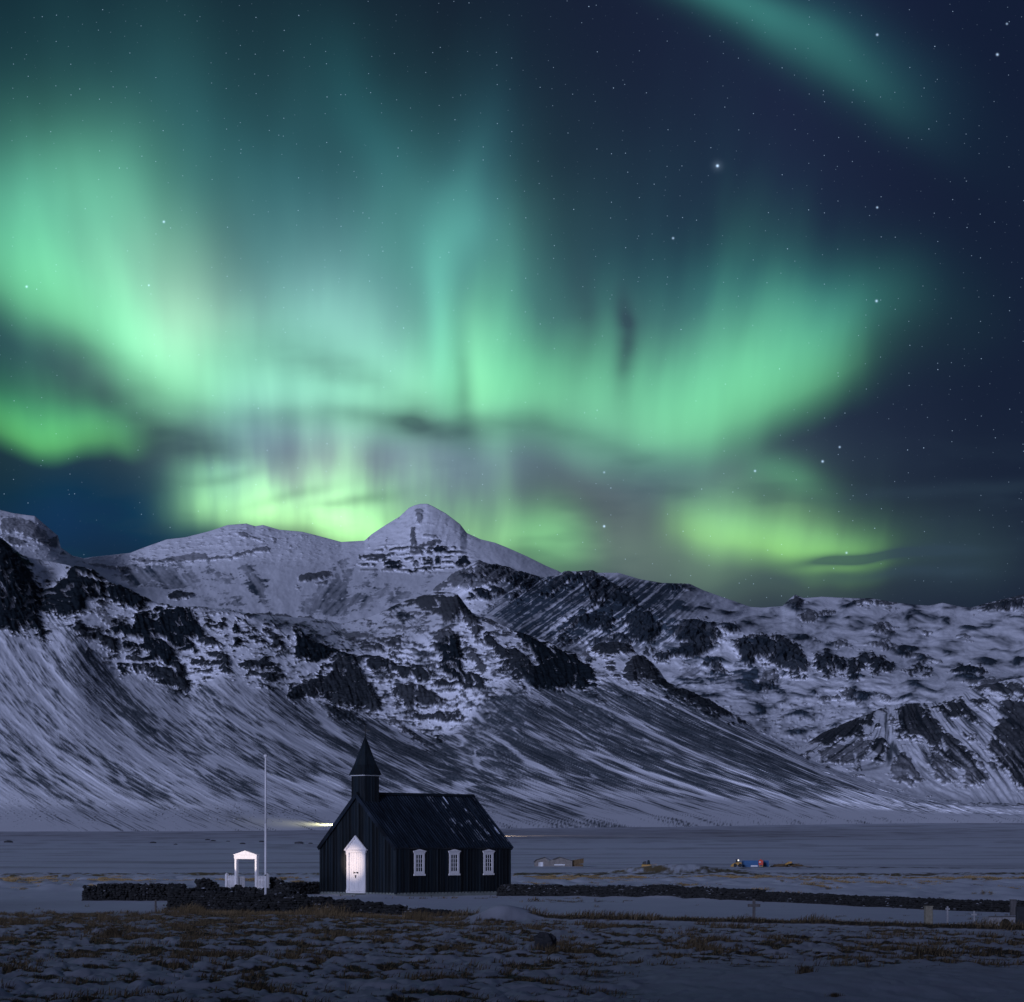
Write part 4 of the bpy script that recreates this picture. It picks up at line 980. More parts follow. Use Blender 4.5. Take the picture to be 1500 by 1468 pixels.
def ground_sheet():
    tc = np.arange(-300, 1801, 1.35)                                  # dense bearings inside the view
    tanv = (tc - 750) / F
    rows = list(np.arange(1560, 1300, -.62)) + list(np.arange(1300, 1262, -.34)) + list(np.arange(1262, 1247, -.2))
    d = [3600 * 2.5 / (r - HY) for r in rows]
    d += list(np.geomspace(d[-1] * 1.01, 7000, 130))
    d = np.array(d)
    Dm = d[:, None] * np.ones_like(tanv)[None, :]
    X = tanv[None, :] * Dm; Y = Dm
    Z = gz(X, Y)
    h, out, beyond, left, b = bumps(X, Y)
    yf = ip(X, FRONT)
    PYd = HY + 3600 * (CZ - np.interp(d, [p[0] for p in PROF], [p[1] for p in PROF]))[:, None] / Dm
    n1 = fbm(X * .45, Y * .22, 4, 521, .6); n2 = fbm(X * .06, Y * .05, 3, 522); n3 = fbm(X * 1.5, Y * .8, 3, 523)
    # grass pokes out on the lee of the tussocks
    gy = -np.gradient(Z, axis=0) / np.gradient(Y, axis=0)
    lee = sstep(.0, .5, np.clip(gy, -1, 1))
    n4 = fbm(X * 1.3 + .6 * Y, Y * .45, 4, 527, .62)
    g = out * sstep(.12, .72, .41 + .40 * n1 + .30 * n2 + 1.05 * n4 - .8 * (b - .2) + .25 * lee)
    g = g * (1 - .8 * sstep(58, 46, Y) * sstep(.5, 4, X)) * (1 - .25 * sstep(60, 48, Y))
    g = g * (1 - .9 * np.exp(-((X + .35) / 1.2) ** 2 - ((Y - 87.0) / 1.2) ** 2))
    bank = sstep(-5, -1.5, X) * np.exp(-((Y - yf + .15) / .75) ** 2)
    footw = sstep(-13.8, -12.5, X) * sstep(-.5, -3, X) * np.exp(-((Y - yf + 2.2) / 1.9) ** 2)
    g = np.maximum(g, np.clip(1.25 * bank, 0, 1) * (1 - .9 * np.exp(-((X + .35) / 1.1) ** 2)))
    g = np.maximum(g, footw * (.80 + .5 * n1))
    yard = sstep(.3, 1.0, Y - yf) * sstep(0, -1, Y - ip(X, BACKW))
    g = np.maximum(g, yard * .62 * sstep(.22, .6, n3 * .9 + .6 * n1 + .4 * n2))
    # churchyard patch of bare ground
    g = np.maximum(g, .75 * np.exp(-((X - 2.6) / 3.2) ** 2 - ((Y - 118) / 7) ** 2) * (.6 + 1.0 * n3 + .5 * n1))
    # strips of yellow grass behind the wall
    s1 = fbm(X * .10, Y * .018, 4, 531, .6); s2 = fbm(X * .35, Y * .05, 3, 532); s3 = fbm(X * 1.0 + .15 * Y, Y * .10, 3, 533, .6)
    strip = np.exp(-((PYd - 1281 - 3 * n2) / 3.0) ** 2) * 1.0 + .8 * np.exp(-((PYd - 1292 - 3 * n2) / 2.6) ** 2) * sstep(-12, -22, X) + .75 * np.exp(-((PYd - 1288) / 2.4) ** 2) * sstep(-2, 4, X)
    g = np.maximum(g, beyond * np.clip(strip * (.72 + .6 * s1 + .5 * s2 + .7 * s3) + .7 * sstep(.05, .45, .8 * s1 + .6 * s2 + .6 * s3), 0, 1))
    hum = np.exp(-((X - 17.5) / 3.2) ** 2 - ((Y - 338) / 12) ** 2)
    g = np.maximum(g, hum * (.35 + 1.2 * s2 + .6 * n3))
    warm = .75 * hum + beyond * (.60 + .35 * sstep(-20, -32, X) + .3 * s1) + .25 * footw
    # the open plain: thin bands of bare earth
    pl = sstep(380, 520, Y) * sstep(5400, 4700, Y)
    band = fbm(X / 260, PYd / 1.5, 4, 541, .6) + .5 * fbm(X / 45, PYd / 1.1, 3, 542)
    dirt_and_shade = pl * (.55 * sstep(-.05, .4, band) + .03 + .55 * np.exp(-((PYd - 1222) / 9) ** 2) * ip(PYd * 0 + X / Y * F + 750, [(0, .6), (450, .5), (760, 1.0), (1150, 1.0), (1300, .5), (1500, .3)]))
    g = np.maximum(g, pl * .55 * sstep(.34, .6, band + .25 * s2) * sstep(1246, 1262, PYd) * .8)
    g = np.maximum(g, .9 * np.exp(-((PYd - 1272.0) / 1.3) ** 2) * (.45 + 1.0 * s2) * sstep(8, 30, X) * (Y > 250))
    dirt_and_shade = np.maximum(dirt_and_shade, .75 * np.exp(-((PYd - 1271) / 1.6) ** 2) * (Y > 300) * (.6 + .8 * s2))
    # trodden, shadowless old snow on the track at left
    dirt_and_shade = np.maximum(dirt_and_shade, .30 * left * sstep(125, 110, Y))
    dirt_and_shade = np.maximum(dirt_and_shade, out * (.52 + .25 * n3 + .3 * n2))  # foreground snow mixed with soil colour, darkened to stand in for shade
    ridge_ = np.exp(-((PYd - 1258.5) / .7) ** 2) * sstep(-20, -60, X) * (Y > 400)
    dirt_and_shade = dirt_and_shade * (1 - ridge_)
    o = grid_mesh('ground', X, Y, Z, {'grass': np.clip(g, 0, 1), 'warm': np.clip(warm, 0, 1), 'dirt_and_shade': np.clip(dirt_and_shade, 0, 1)}, M['ground'], flip=False)
    o['kind'] = 'structure'
    # the same plain continued coarsely all round, with the added hill behind the viewer
    mb = MB()
    a0 = math.atan((1800 - 750) / F); a1 = 2 * math.pi - math.atan(1050 / F)
    na = 96; rr = [1.0, 8, 14, 20, 28.6, 36, 44, 52, 60, 70, 80, 100, 120, 200, 300, 900, 2000, 3700, 5000, 7000]
    for r in rr:
        for i in range(na + 1):
            a = a0 + (a1 - a0) * i / na
            x, y = r * math.sin(a), r * math.cos(a)
            mb.v.append((x, y, float(gz(x, y, False)) + (.1 if r < 200 else 0) - .03))
    for j in range(len(rr) - 1):
        for i in range(na):
            k = j * (na + 1) + i; mb.f.append((k, k + 1, k + na + 2, k + na + 1))
    # strip between the viewer's feet and the dense sheet
    ks = len(mb.v)
    for r in (1.0, 10, 20, 28.6):
        for i in range(9):
            a = -a0 + 2 * a0 * i / 8
            mb.v.append((r * math.tan(a), r, .07))
    for j in range(3):
        for i in range(8):
            k = ks + j * 9 + i; mb.f.append((k, k + 1, k + 10, k + 9))
    po = mb.build('plain', M['ground'], smooth=True); po['kind'] = 'structure'
    return X, Y, Z, g, warm
GX, GY, GZ, GG, GW = ground_sheet()

# ------------------------------------------------------------------ dry grass: nobody could count the blades
def grass_blades():
    rng = np.random.default_rng(5)
    G = GG * (GY < 250) * (GY > 33)
    # number of blades per cell goes with its ground area and how bare it is
    ax = np.gradient(GX, axis=1); ay = np.abs(np.gradient(GY, axis=0))
    inv = (np.abs(GX / GY) < .235)
    w = sstep(.38, .85, G) * ax * ay * np.where(GY < 105, 1.0, .35) * inv
    p = (w / w.sum()).ravel()
    N = 170000
    idx = rng.choice(p.size, N, p=p)
    x = GX.ravel()[idx] + rng.uniform(-.5, .5, N) * ax.ravel()[idx]; y = GY.ravel()[idx] + rng.uniform(-.5, .5, N) * ay.ravel()[idx]
    z = GZ.ravel()[idx]
    ex = np.repeat(0.0, N)
    tall = .5 + .9 * sstep(-.1, .5, pn(x * .5, y * .3, 601))
    L = rng.uniform(.07, .20, N) * tall
    bank = (np.abs(y - ip(x, FRONT)) < 3) & (x > -13)
    L = L * np.where(bank, 1.3, 1.0)
    fw = (x > -13.8) & (x < -1) & (y < ip(x, FRONT)) & (y > ip(x, FRONT) - 4.5)
    L = L * np.where(fw, 1.7, 1.0)
    W = rng.uniform(.006, .013, N) * np.where(y > 110, 1.8, 1)
    # leaning with the wind, towards the right and the viewer
    ang = rng.normal(0.2, .9, N); lean = np.abs(rng.normal(.55, .3, N))
    dx, dy = np.cos(ang) * np.sin(lean), np.sin(ang) * np.sin(lean) * .7 - .1
    dz = np.cos(lean)
    sx, sy = -np.sin(ang), np.cos(ang)
    sx = np.where(np.abs(sx) < .5, .8, sx)
    base = np.stack([x, y, z - .02], 1); side = np.stack([sx, sy * .3, ex], 1) * W[:, None]
    mid = base + np.stack([dx * .4, dy * .4, dz * .62], 1) * L[:, None]
    tip = base + np.stack([dx * 1.15, dy * 1.15, dz * .92], 1) * L[:, None]
    co = np.stack([base - side, base + side, mid + side * .7, mid - side * .7, tip], 1).reshape(-1, 3)
    k = np.arange(N)[:, None] * 5
    q = np.concatenate([k + 0, k + 1, k + 2, k + 3], 1); t = np.concatenate([k + 3, k + 2, k + 4], 1)
    loops = np.concatenate([q, t], 1).ravel().astype(np.int32)
    st = np.stack([np.arange(N) * 7, np.arange(N) * 7 + 4], 1).ravel(); tot = np.tile([4, 3], N)
    me = bpy.data.meshes.new('dry_grass')
    me.vertices.add(len(co)); me.vertices.foreach_set('co', co.astype(np.float32).ravel())
    me.loops.add(len(loops)); me.loops.foreach_set('vertex_index', loops)
    me.polygons.add(2 * N); me.polygons.foreach_set('loop_start', st.astype(np.int32)); me.polygons.foreach_set('loop_total', tot.astype(np.int32))
    me.update(calc_edges=True)
    tone = np.repeat(np.clip(GW.ravel()[idx] * 1.1 + rng.uniform(-.1, .12, N), 0, 1), 5)
    at = me.attributes.new('tone', 'FLOAT', 'POINT'); at.data.foreach_set('value', tone.astype(np.float32))
    me.materials.append(M['blade'])
    o = link(bpy.data.objects.new('dry_grass', me))
    tag(o, 'brown and yellow dry grass tufts poking through the snow', 'grass', kind='stuff')
grass_blades()
# ------------------------------------------------------------------ church (x runs along the nave, y across the gable, origin at the near corner)
def build_church():
    W, L, EV, RG, B0 = 6.16, 8.66, 2.64, 5.48, 0.15
    rz = math.radians(45)
    root = empty('church', (-6.252, 132.0, 0.0), rz)
    tag(root, 'small black tarred wooden church with a steeple and white door and windows', 'church')
    rnd = random.Random(3)
    # foundation
    f = MB(); f.box(-.04, L + .04, -.04, W + .04, -.5, B0)
    f.build('foundation', M['concrete'], root)
    # walls: boards of slightly different depth with battens over the joints
    w = MB()
    half = W / 2
    def gable_top(y): return EV + (RG - EV) * (1 - abs(y - half) / half) - .06
    w.prism([(0, B0), (W, B0), (W, EV - .02), (half, RG - .08), (0, EV - .02)], .03, L - .03, 'x')
    y = 0.0
    while y < W - .01:                                   # west gable boards
        y1 = min(W, y + .265 + rnd.uniform(-.02, .02))
        o = rnd.uniform(0, .014)
        zz0, zz1 = gable_top(y), gable_top(y1)
        pts = [(y, B0 - .06), (y1, B0 - .06), (y1, zz1), (y, zz0)] if not (y < half < y1) else [(y, B0 - .06), (y1, B0 - .06), (y1, zz1), (half, RG - .06), (y, zz0)]
        w.prism(pts, -.004 - o, .028, 'x')
        if y > 0:
            w.prism([(y - .032, B0 - .06), (y + .032, B0 - .06), (y + .032, gable_top(y) - .04), (y - .032, gable_top(y) - .04)], -.045, -.021, 'x')
        y = y1
    x = 0.0
    while x < L - .01:                                   # south wall boards
        x1 = min(L, x + .25 + rnd.uniform(-.02, .02)); o = rnd.uniform(0, .014)
        w.box(x, x1, -.004 - o, .028, B0 - .06, EV + .02)
        if x > 0: w.box(x - .03, x + .03, -.044, -.02, B0 - .06, EV + .015)
        x = x1
    w.box(-.05, .07, -.05, .07, B0 - .07, EV)            # corner boards
    w.box(L - .07, L + .05, -.05, .07, B0 - .07, EV); w.box(-.05, .07, W - .07, W + .05, B0 - .07, EV)
    w.build('wall', M['tar'], root)
    # roof: two slopes of boards with raised battens
    r = MB()
    ov, og = .13, .12
    sl = (RG - EV) / half
    def slope(sgn):
        yb = -ov if sgn < 0 else W + ov
        zb = EV - ov * sl + .05
        yt, zt = half, RG + .05
        n = Vector((0, -sl * sgn * -1, 1)) if False else Vector((0, (-sl if sgn < 0 else sl), 1)).normalized()
        def P(x, t, h):
            return (x, yb + (yt - yb) * t + n.y * h, zb + (zt - zb) * t + n.z * h)
        def plank(x0, x1, h0, h1, t0=0.0, t1=1.0):
            r.add([P(x0, t0, h0), P(x1, t0, h0), P(x1, t1, h0), P(x0, t1, h0), P(x0, t0, h1), P(x1, t0, h1), P(x1, t1, h1), P(x0, t1, h1)],
                  [(3, 2, 1, 0), (4, 5, 6, 7), (0, 1, 5, 4), (1, 2, 6, 5), (2, 3, 7, 6), (3, 0, 4, 7)])
        plank(-og, L + og, -.06, 0)
        x = -og + .1
        while x < L + og - .05:
            wd = .075 + rnd.uniform(-.012, .012)
            plank(x, x + wd, .004, .05 + rnd.uniform(-.012, .012), rnd.uniform(-.004, .006), .995)
            x += .205 + rnd.uniform(-.012, .012)
        # verge boards
        plank(-og - .035, -og - .002, -.17, .055, 0, 1.0); plank(L + og + .002, L + og + .035, -.17, .055, 0, 1.0)
    slope(-1); slope(1)
    ro = r.build('roof', M['roof'], root)
    c = MB(); c.prism([(half - .17, RG + .0), (half + .17, RG + .0), (half + .05, RG + .15), (half - .05, RG + .15)], -og - .04, L + og + .04, 'x')
    c.build('ridge_cap', M['tar'], ro)
    # steeple: square board tower, pyramid spire, finial
    sx, sy, sh = .56, half, .525
    s = MB(); s.box(sx - sh, sx + sh, sy - sh, sy + sh, RG - .9, 6.50)
    for k in range(5):
        a = -sh + .03 + k * (2 * sh - .06) / 4
        s.box(sx - sh - .02, sx - sh - .002, sy + a - .03, sy + a + .03, RG - .75, 6.49)
        s.box(sx + a - .03, sx + a + .03, sy - sh - .02, sy - sh - .002, RG - .75, 6.49)
    so = s.build('steeple', M['tar'], root)
    ba = MB(); ba.box(sx - sh - .05, sx + sh + .05, sy - sh - .05, sy + sh + .05, 6.502, 6.56)
    ba.build('cornice', M['pale'], so)
    sp = MB(); e = .64
    rings = [(e, 6.562), (e - .02, 6.62), (.44, 7.12), (.02, 8.66)]
    for (r0, z0), (r1, z1) in zip(rings[:-1], rings[1:]):
        k = len(sp.v)
        for rr, zz in ((r0, z0), (r1, z1)):
            sp.v += [(sx - rr, sy - rr, zz), (sx + rr, sy - rr, zz), (sx + rr, sy + rr, zz), (sx - rr, sy + rr, zz)]
        sp.f += [(k + i, k + (i + 1) % 4, k + 4 + (i + 1) % 4, k + 4 + i) for i in range(4)]
    sp.f.append((3, 2, 1, 0))
    for k in range(-3, 4):                              # battens up the spire
        a = k / 3.6
        for fx, fy, tx, ty in ((0, -1, 1, 0), (-1, 0, 0, 1)):
            def Q(rr, zz, o): return (sx + fx * (rr + .012) + tx * (a * rr + o), sy + fy * (rr + .012) + ty * (a * rr + o), zz)
            p = [Q(e - .02, 6.63, -.022), Q(e - .02, 6.63, .022), Q(.44, 7.12, .022), Q(.44, 7.12, -.022), Q(.03, 8.6, .003), Q(.03, 8.6, -.003)]
            kk = len(sp.v); sp.v += p; sp.f += [(kk, kk + 1, kk + 2, kk + 3), (kk + 3, kk + 2, kk + 4, kk + 5)]
    spo = sp.build('spire', M['tar'], so)
    fi = MB(); fi.tube((sx, sy, 8.55), (sx, sy, 9.32), .03, .02, 8)
    fi.ball((sx, sy, 8.72), .05, 8, 6)
    fi.tube((sx - .12, sy + .12, 9.02), (sx + .16, sy - .16, 9.02), .022, .022, 6)
    fi.add([(sx + .03, sy - .03, 8.93), (sx + .17, sy - .17, 8.95), (sx + .17, sy - .17, 9.0), (sx + .03, sy - .03, 9.01), (sx + .035, sy - .025, 8.93), (sx + .175, sy - .165, 8.95), (sx + .175, sy - .165, 9.0), (sx + .035, sy - .025, 9.01)],
           [(3, 2, 1, 0), (4, 5, 6, 7), (0, 1, 5, 4), (1, 2, 6, 5), (2, 3, 7, 6), (3, 0, 4, 7)])
    fi.build('finial', M['iron'], so)
    # door on the gable
    cy = 3.10
    d = MB()
    for k in range(2):
        y0 = cy - .56 + k * .565; y1 = y0 + .555
        d.box(-.062, -.05, y0, y1, .20, 2.30)
        n = 3
        for i in range(n):
            a = y0 + .01 + i * (y1 - y0 - .02) / n
            d.box(-.086, -.063, a + .006, a + (y1 - y0 - .02) / n - .006, .21, 2.29)
    d.box(-.10, -.087, cy - .03, cy + .03, .2, 2.29)
    do = d.build('door', M['white'], root, bevel=.003)
    fr = MB()
    for sgn in (-1, 1):
        a = cy + sgn * .665
        fr.box(-.13, -.046, a - .095, a + .095, .10, 2.30)
        fr.box(-.155, -.131, a - .11, a + .11, .10, .28)
        fr.box(-.155, -.131, a - .11, a + .11, 2.20, 2.30)
    fr.box(-.14, -.046, cy - .565, cy + .565, .10, .195)
    fr.box(-.15, -.046, cy - .80, cy + .80, 2.302, 2.42)
    fr.box(-.19, -.046, cy - .89, cy + .89, 2.422, 2.49)
    fr.prism([(cy - .80, 2.492), (cy + .80, 2.492), (cy, 3.16)], -.10, -.046, 'x')
    for sgn in (-1, 1):
        q = [(cy + sgn * .90, 2.492), (cy + sgn * .76, 2.492), (cy, 3.135), (cy, 3.25)]
        if sgn > 0: q = q[::-1]
        fr.prism(q, -.18, -.102, 'x')
    fr.build('door_frame', M['white'], do, bevel=.004)
    hg = MB()
    hg.box(-.115, -.102, cy - .15, cy + .20, 1.20, 1.235); hg.box(-.125, -.102, cy - .17, cy - .11, 1.17, 1.265); hg.box(-.125, -.102, cy + .13, cy + .19, 1.17, 1.265)
    hg.tube((-.125, cy + .03, 1.03), (-.102, cy + .03, 1.03), .055, .05, 10); hg.box(-.125, -.103, cy + .005, cy + .055, .92, 1.0)
    hg.build('latch', M['iron'], do)
    st = MB(); st.box(-.75, -.06, cy - .72, cy + .72, -.1, .085); st.build('doorstep', M['concrete'], root, bevel=.02)
    # three windows on the south wall, four rows of three panes
    proto = None
    for i, cx in enumerate((1.684, 4.296, 6.93)):
        if proto is None:
            b = MB(); hw, z0, z1 = .235, 1.30, 2.19
            b.box(-hw - .15, -hw, -.075, -.046, 1.16, 2.28); b.box(hw, hw + .15, -.075, -.046, 1.16, 2.28)
            b.box(-hw, hw, -.073, -.046, z1, 2.28); b.box(-hw, hw, -.073, -.046, 1.16, z0)
            b.box(-hw - .19, hw + .19, -.11, -.046, 1.06, 1.158)
            b.box(-hw - .19, hw + .19, -.085, -.046, 2.282, 2.36)
            b.prism([(-hw - .23, 2.362), (hw + .23, 2.362), (hw + .23, 2.40), (0, 2.50), (-hw - .23, 2.40)], -.13, -.046, 'y')
            wo = b.build('window', M['white'], root, bevel=.004)
            m = MB()
            for k in (1, 2):
                a = -hw + k * 2 * hw / 3; m.box(a - .014, a + .014, -.066, -.05, z0, z1)
            for k in (1, 2, 3):
                a = z0 + k * (z1 - z0) / 4; m.box(-hw, hw, -.068, -.048, a - .014, a + .014)
            mo = m.build('glazing_bars', M['white'], wo)
            p = MB(); p.box(-hw, hw, -.047, -.041, z0, z1); po = p.build('pane', M['glass'], wo)
            wo.location = (cx, 0, 0); proto = (wo, mo, po)
        else:
            wo = proto[0].copy(); link(wo, root); wo.location = (cx, 0, 0)
            for ch in proto[1:]:
                c2 = ch.copy(); link(c2, wo)
build_church()

# ------------------------------------------------------------------ lych gate, its picket panels, flagpole
def build_gate():
    root = empty('churchyard_gate', (-13.9, 128.7, 0.2), math.radians(45))
    tag(root, 'white gate arch with a low gabled head in the stone wall, lit by a lamp', 'gate')
    w = .84
    for s in (-1, 1):
        m = MB(); m.box(-.075, .075, s * w - .075, s * w + .075, -.3, 1.78); m.build('post', M['white'], root, bevel=.006)
    m = MB()
    m.box(-.09, .09, -w - .10, w + .10, 1.782, 1.99)
    m.prism([(-w - .14, 1.992), (w + .14, 1.992), (w + .14, 2.02), (0, 2.23), (-w - .14, 2.02)], -.12, .12, 'x')
    m.build('gable_head', M['white'], root, bevel=.006)
    for s, n, ln in ((-1, 5, .78), (1, 5, .72)):
        m = MB(); y0 = s * (w + .09)
        for i in range(n):
            a = y0 + s * (.06 + i * (ln - .14) / n); m.box(-.02, .02, a - .032, a + .032, .08, .90 + .02 * (i % 2))
        lo, hi = sorted((y0, y0 + s * ln))
        m.box(.022, .05, lo, hi, .26, .34); m.box(.022, .05, lo, hi, .66, .74)
        e = y0 + s * ln
        m.box(-.07, .07, e - .07, e + .07, -.2, .98); m.add([(-.07, e - .07, .982), (.07, e - .07, .982), (.07, e + .07, .982), (-.07, e + .07, .982), (0, e, 1.06)], [(0, 1, 4), (1, 2, 4), (2, 3, 4), (3, 0, 4), (3, 2, 1, 0)])
        m.build('picket_panel', M['white'], root)
    m = MB()                                            # the leaf stands open, edge towards the church
    for i in range(4): m.box(.13 + i * .11, .20 + i * .11, w - .03, w + .01, .1, .86)
    m.box(.09, .62, w + .012, w + .04, .28, .35); m.box(.09, .62, w + .012, w + .04, .66, .73)
    m.build('gate_leaf', M['white'], root)
build_gate()

def build_flagpole():
    x, y, z = wpos(389, 1312.5, 122.0)
    root = empty('flagpole', (x, y, z))
    tag(root, 'tall bare white flagpole beside the lit churchyard gate', 'flagpole')
    m = MB(); m.tube((0, 0, -.4), (0, 0, 3.6), .062, .055, 12); m.tube((0, 0, 3.6), (0, 0, 6.88), .055, .042, 12); m.build('pole', M['pole'], root, smooth=True)
    k = MB(); k.ball((0, 0, 6.95), .10, 12, 8, (1, 1, .85)); k.build('knob', M['pole'], root, smooth=True)
    c = MB(); c.box(-.035, .035, -.085, -.05, 1.0, 1.06); c.tube((-.05, -.07, 1.0), (.05, -.07, 1.06), .012, .012, 6); c.build('cleat', M['iron'], root)
build_flagpole()

# ------------------------------------------------------------------ dry-stone walls of black lava: each wall is one thing made of stones
_ico = None
def stone_shape(rng):
    bm = bmesh.new(); bmesh.ops.create_icosphere(bm, subdivisions=1, radius=1.0)
    v = np.array([p.co[:] for p in bm.verts]); f = np.array([[q.index for q in p.verts] for p in bm.faces]); bm.free()
    return v, f
SV, SF = stone_shape(None)
def stone_wall(label, path, h0, h1, thick, size, seed, taper_end=False, name='stone_wall'):
    rng = np.random.default_rng(seed)
    path = np.array(path, float)
    seg = np.hypot(*(path[1:] - path[:-1]).T); cum = np.concatenate([[0], np.cumsum(seg)]); T = cum[-1]
    V, Fc = [], []; k = 0
    def put(x, y, z, s):
        nonlocal k
        sc = s * rng.uniform(.75, 1.25, 3) * np.array([1.15, .95, .72])
        a = rng.uniform(0, 6.28); ca, sa = math.cos(a), math.sin(a)
        v = SV * sc * (1 + rng.uniform(-.22, .22, (len(SV), 1)))
        v = np.stack([v[:, 0] * ca - v[:, 1] * sa, v[:, 0] * sa + v[:, 1] * ca, v[:, 2] + .25 * v[:, 0] * rng.uniform(-.5, .5)], 1) + np.array([x, y, z])
        V.append(v); Fc.append(SF + k); k += len(SV)
    t = 0.0
    while t < T:
        x = np.interp(t, cum, path[:, 0]); y = np.interp(t, cum, path[:, 1])
        i = min(np.searchsorted(cum, t, side='right') - 1, len(seg) - 1)
        dx, dy = (path[i + 1] - path[i]) / seg[i]; nx, ny = -dy, dx
        h = float(np.interp(t, cum, h0)) if isinstance(h0, list) else h0 + (h1 - h0) * t / T
        h *= 1 + .16 * float(fbm(np.array(t * .35), np.array(seed * 3.3), 3, 700 + seed))
        if taper_end: h *= min(1.0, .25 + (T - t) / 1.0)
        g0 = float(gz(x, y))
        z = size * .3
        while z < h:
            th = thick * (1 - .35 * z / max(h, .3))
            for o in (-th / 2, 0, th / 2):
                put(x + nx * (o + rng.normal(0, size * .18)) + dx * rng.normal(0, size * .25), y + ny * (o + rng.normal(0, size * .18)) + dy * rng.normal(0, size * .25), g0 + z + rng.normal(0, size * .12), size * rng.uniform(.62, 1.05))
            z += size * .86
        if rng.random() < .4: put(x + nx * rng.normal(0, thick * .7), y + ny * rng.normal(0, thick * .7) - thick * .4, g0 + .03, size * rng.uniform(.35, .7))
        t += size * 1.25
    V = np.concatenate(V); Fc = np.concatenate(Fc)
    me = bpy.data.meshes.new(name); me.from_pydata(V.tolist(), [], Fc.tolist()); me.materials.append(M['stone'])
    o = link(bpy.data.objects.new(name, me))
    tag(o, label, 'stone wall', 'black lava stone walls round the churchyard')
    return o
stone_wall('black lava wall standing alone at far left, left of the gate', [(-20.6, 118.6), (-18.5, 119.3), (-16.3, 119.6)], .82, .84, .55, .12, 1)
stone_wall('low mossy front wall running from the corner in front of the flagpole', [(-16.1, 119.4), (-13.75, 100.2), (-10.5, 97.8), (-7.5, 96.3), (-4.6, 93.4), (-2.2, 90.6)], [.76, .86, .76, .60, .36, .10], .2, .45, .105, 2)
stone_wall('tumbled stones heaped on both sides under the white gate', [(-16.6, 122.0), (-15.3, 125.6), (-14.3, 126.6), (-13.2, 126.4), (-12.6, 126.2), (-11.9, 125.2), (-11.0, 124.2)], .50, .40, .8, .12, 3)
stone_wall('dark heap of stones left of the gate posts', [(-16.2, 127.2), (-15.2, 128.0)], .80, .9, .7, .13, 8, True)
stone_wall('dark heap of stones right of the flagpole', [(-12.6, 128.4), (-11.9, 128.0), (-11.2, 127.4)], .85, .5, .6, .13, 9, True)
stone_wall('dark wall behind the church, seen left of its gable', [(-12.8, 135.0), (-9.8, 139.0), (-7.6, 140.5)], .64, .66, .6, .13, 4)
stone_wall('long black lava wall behind the churchyard, right of the church', [(-.6, 136.2), (3.5, 132.5), (8.5, 125.0), (13.5, 113.5), (17.6, 102.5), (20.6, 96.0)], .58, .40, .45, .105, 5)

# ------------------------------------------------------------------ churchyard markers
def cross(x, y, top, arm, wd, mat, label, arm_z=.78):
    g0 = float(gz(x, y)); h = top - g0
    root = empty('grave_cross', (x, y, g0), math.radians(-6)); tag(root, label, 'cross', 'crosses in the churchyard')
    m = MB(); m.box(-wd / 2, wd / 2, -.03, .03, -.2, h); m.build('upright', mat, root, bevel=.006)
    m = MB(); m.box(-arm / 2, arm / 2, -.044, -.031, h * arm_z - wd / 2, h * arm_z + wd / 2); m.build('crossbar', mat, root, bevel=.004)
cross(*wpos(1104.5, 1300, 85.5)[:2], .75, .44, .105, M['wood'], 'weathered grey wooden cross standing apart at the end of the turf bank', .72)
cross(*wpos(1388, 1300, 83)[:2], .57, .15, .06, M['greywhite'], 'thin white cross just right of the beige stone pillar', .84)
cross(*wpos(1427, 1300, 82)[:2], .44, .19, .06, M['greywhite'], 'shorter white cross nearest the white grave border', .72)

def pillar(name, px, top_py, d, w, th, mat, label, cat, cap=True):
    x, y, _ = wpos(px, 1300, d); g0 = float(gz(x, y)); h = wpos(px, top_py, d)[2] - g0
    root = empty(name, (x, y, g0), math.radians(8)); tag(root, label, cat)
    m = MB(); m.box(-w / 2, w / 2, -th / 2, th / 2, -.2, h - (.035 if cap else 0)); m.build('shaft', mat, root, bevel=.012)
    if cap:
        m = MB(); m.box(-w / 2 - .015, w / 2 + .015, -th / 2 - .015, th / 2 + .015, h - .034, h); m.build('cap', mat, root, bevel=.008)
pillar('stone_pillar', 1360, 1327, 80.5, .24, .22, M['granite'], 'upright beige stone pillar at the near edge of the churchyard', 'pillar')
pillar('gate_post', 1484, 1317.5, 93, .20, .2, M['wood'], 'dark wooden post behind the headstone at the right edge', 'post')
pillar('headstone', 1496, 1328, 79, .34, .16, M['darkstone'], 'tall dark headstone cut off by the right edge', 'headstone', False)
pillar('wooden_stake', 228, 1317.5, 95.5, .075, .075, M['wood'], 'short wooden stake in the snow in front of the left wall', 'stake', False)

def grave_border():
    x0, y0, _ = wpos(1449, 1300, 81.2); g0 = float(gz(x0 + .45, y0))
    root = empty('grave_border', (x0, y0, g0), math.radians(4)); tag(root, 'low white box shaped grave border beside the dark headstone', 'grave border')
    m = MB(); m.box(0, .88, -.05, .0, -.2, .26); m.box(0, .05, .002, .9, -.2, .26); m.box(.83, .88, .002, .9, -.2, .26); m.box(.052, .828, .85, .9, -.2, .26); m.build('kerb', M['greywhite'], root, bevel=.008)
    m = MB(); m.box(-.02, .90, -.07, .02, .262, .30); m.build('coping', M['wood'], root, bevel=.006)
grave_border()

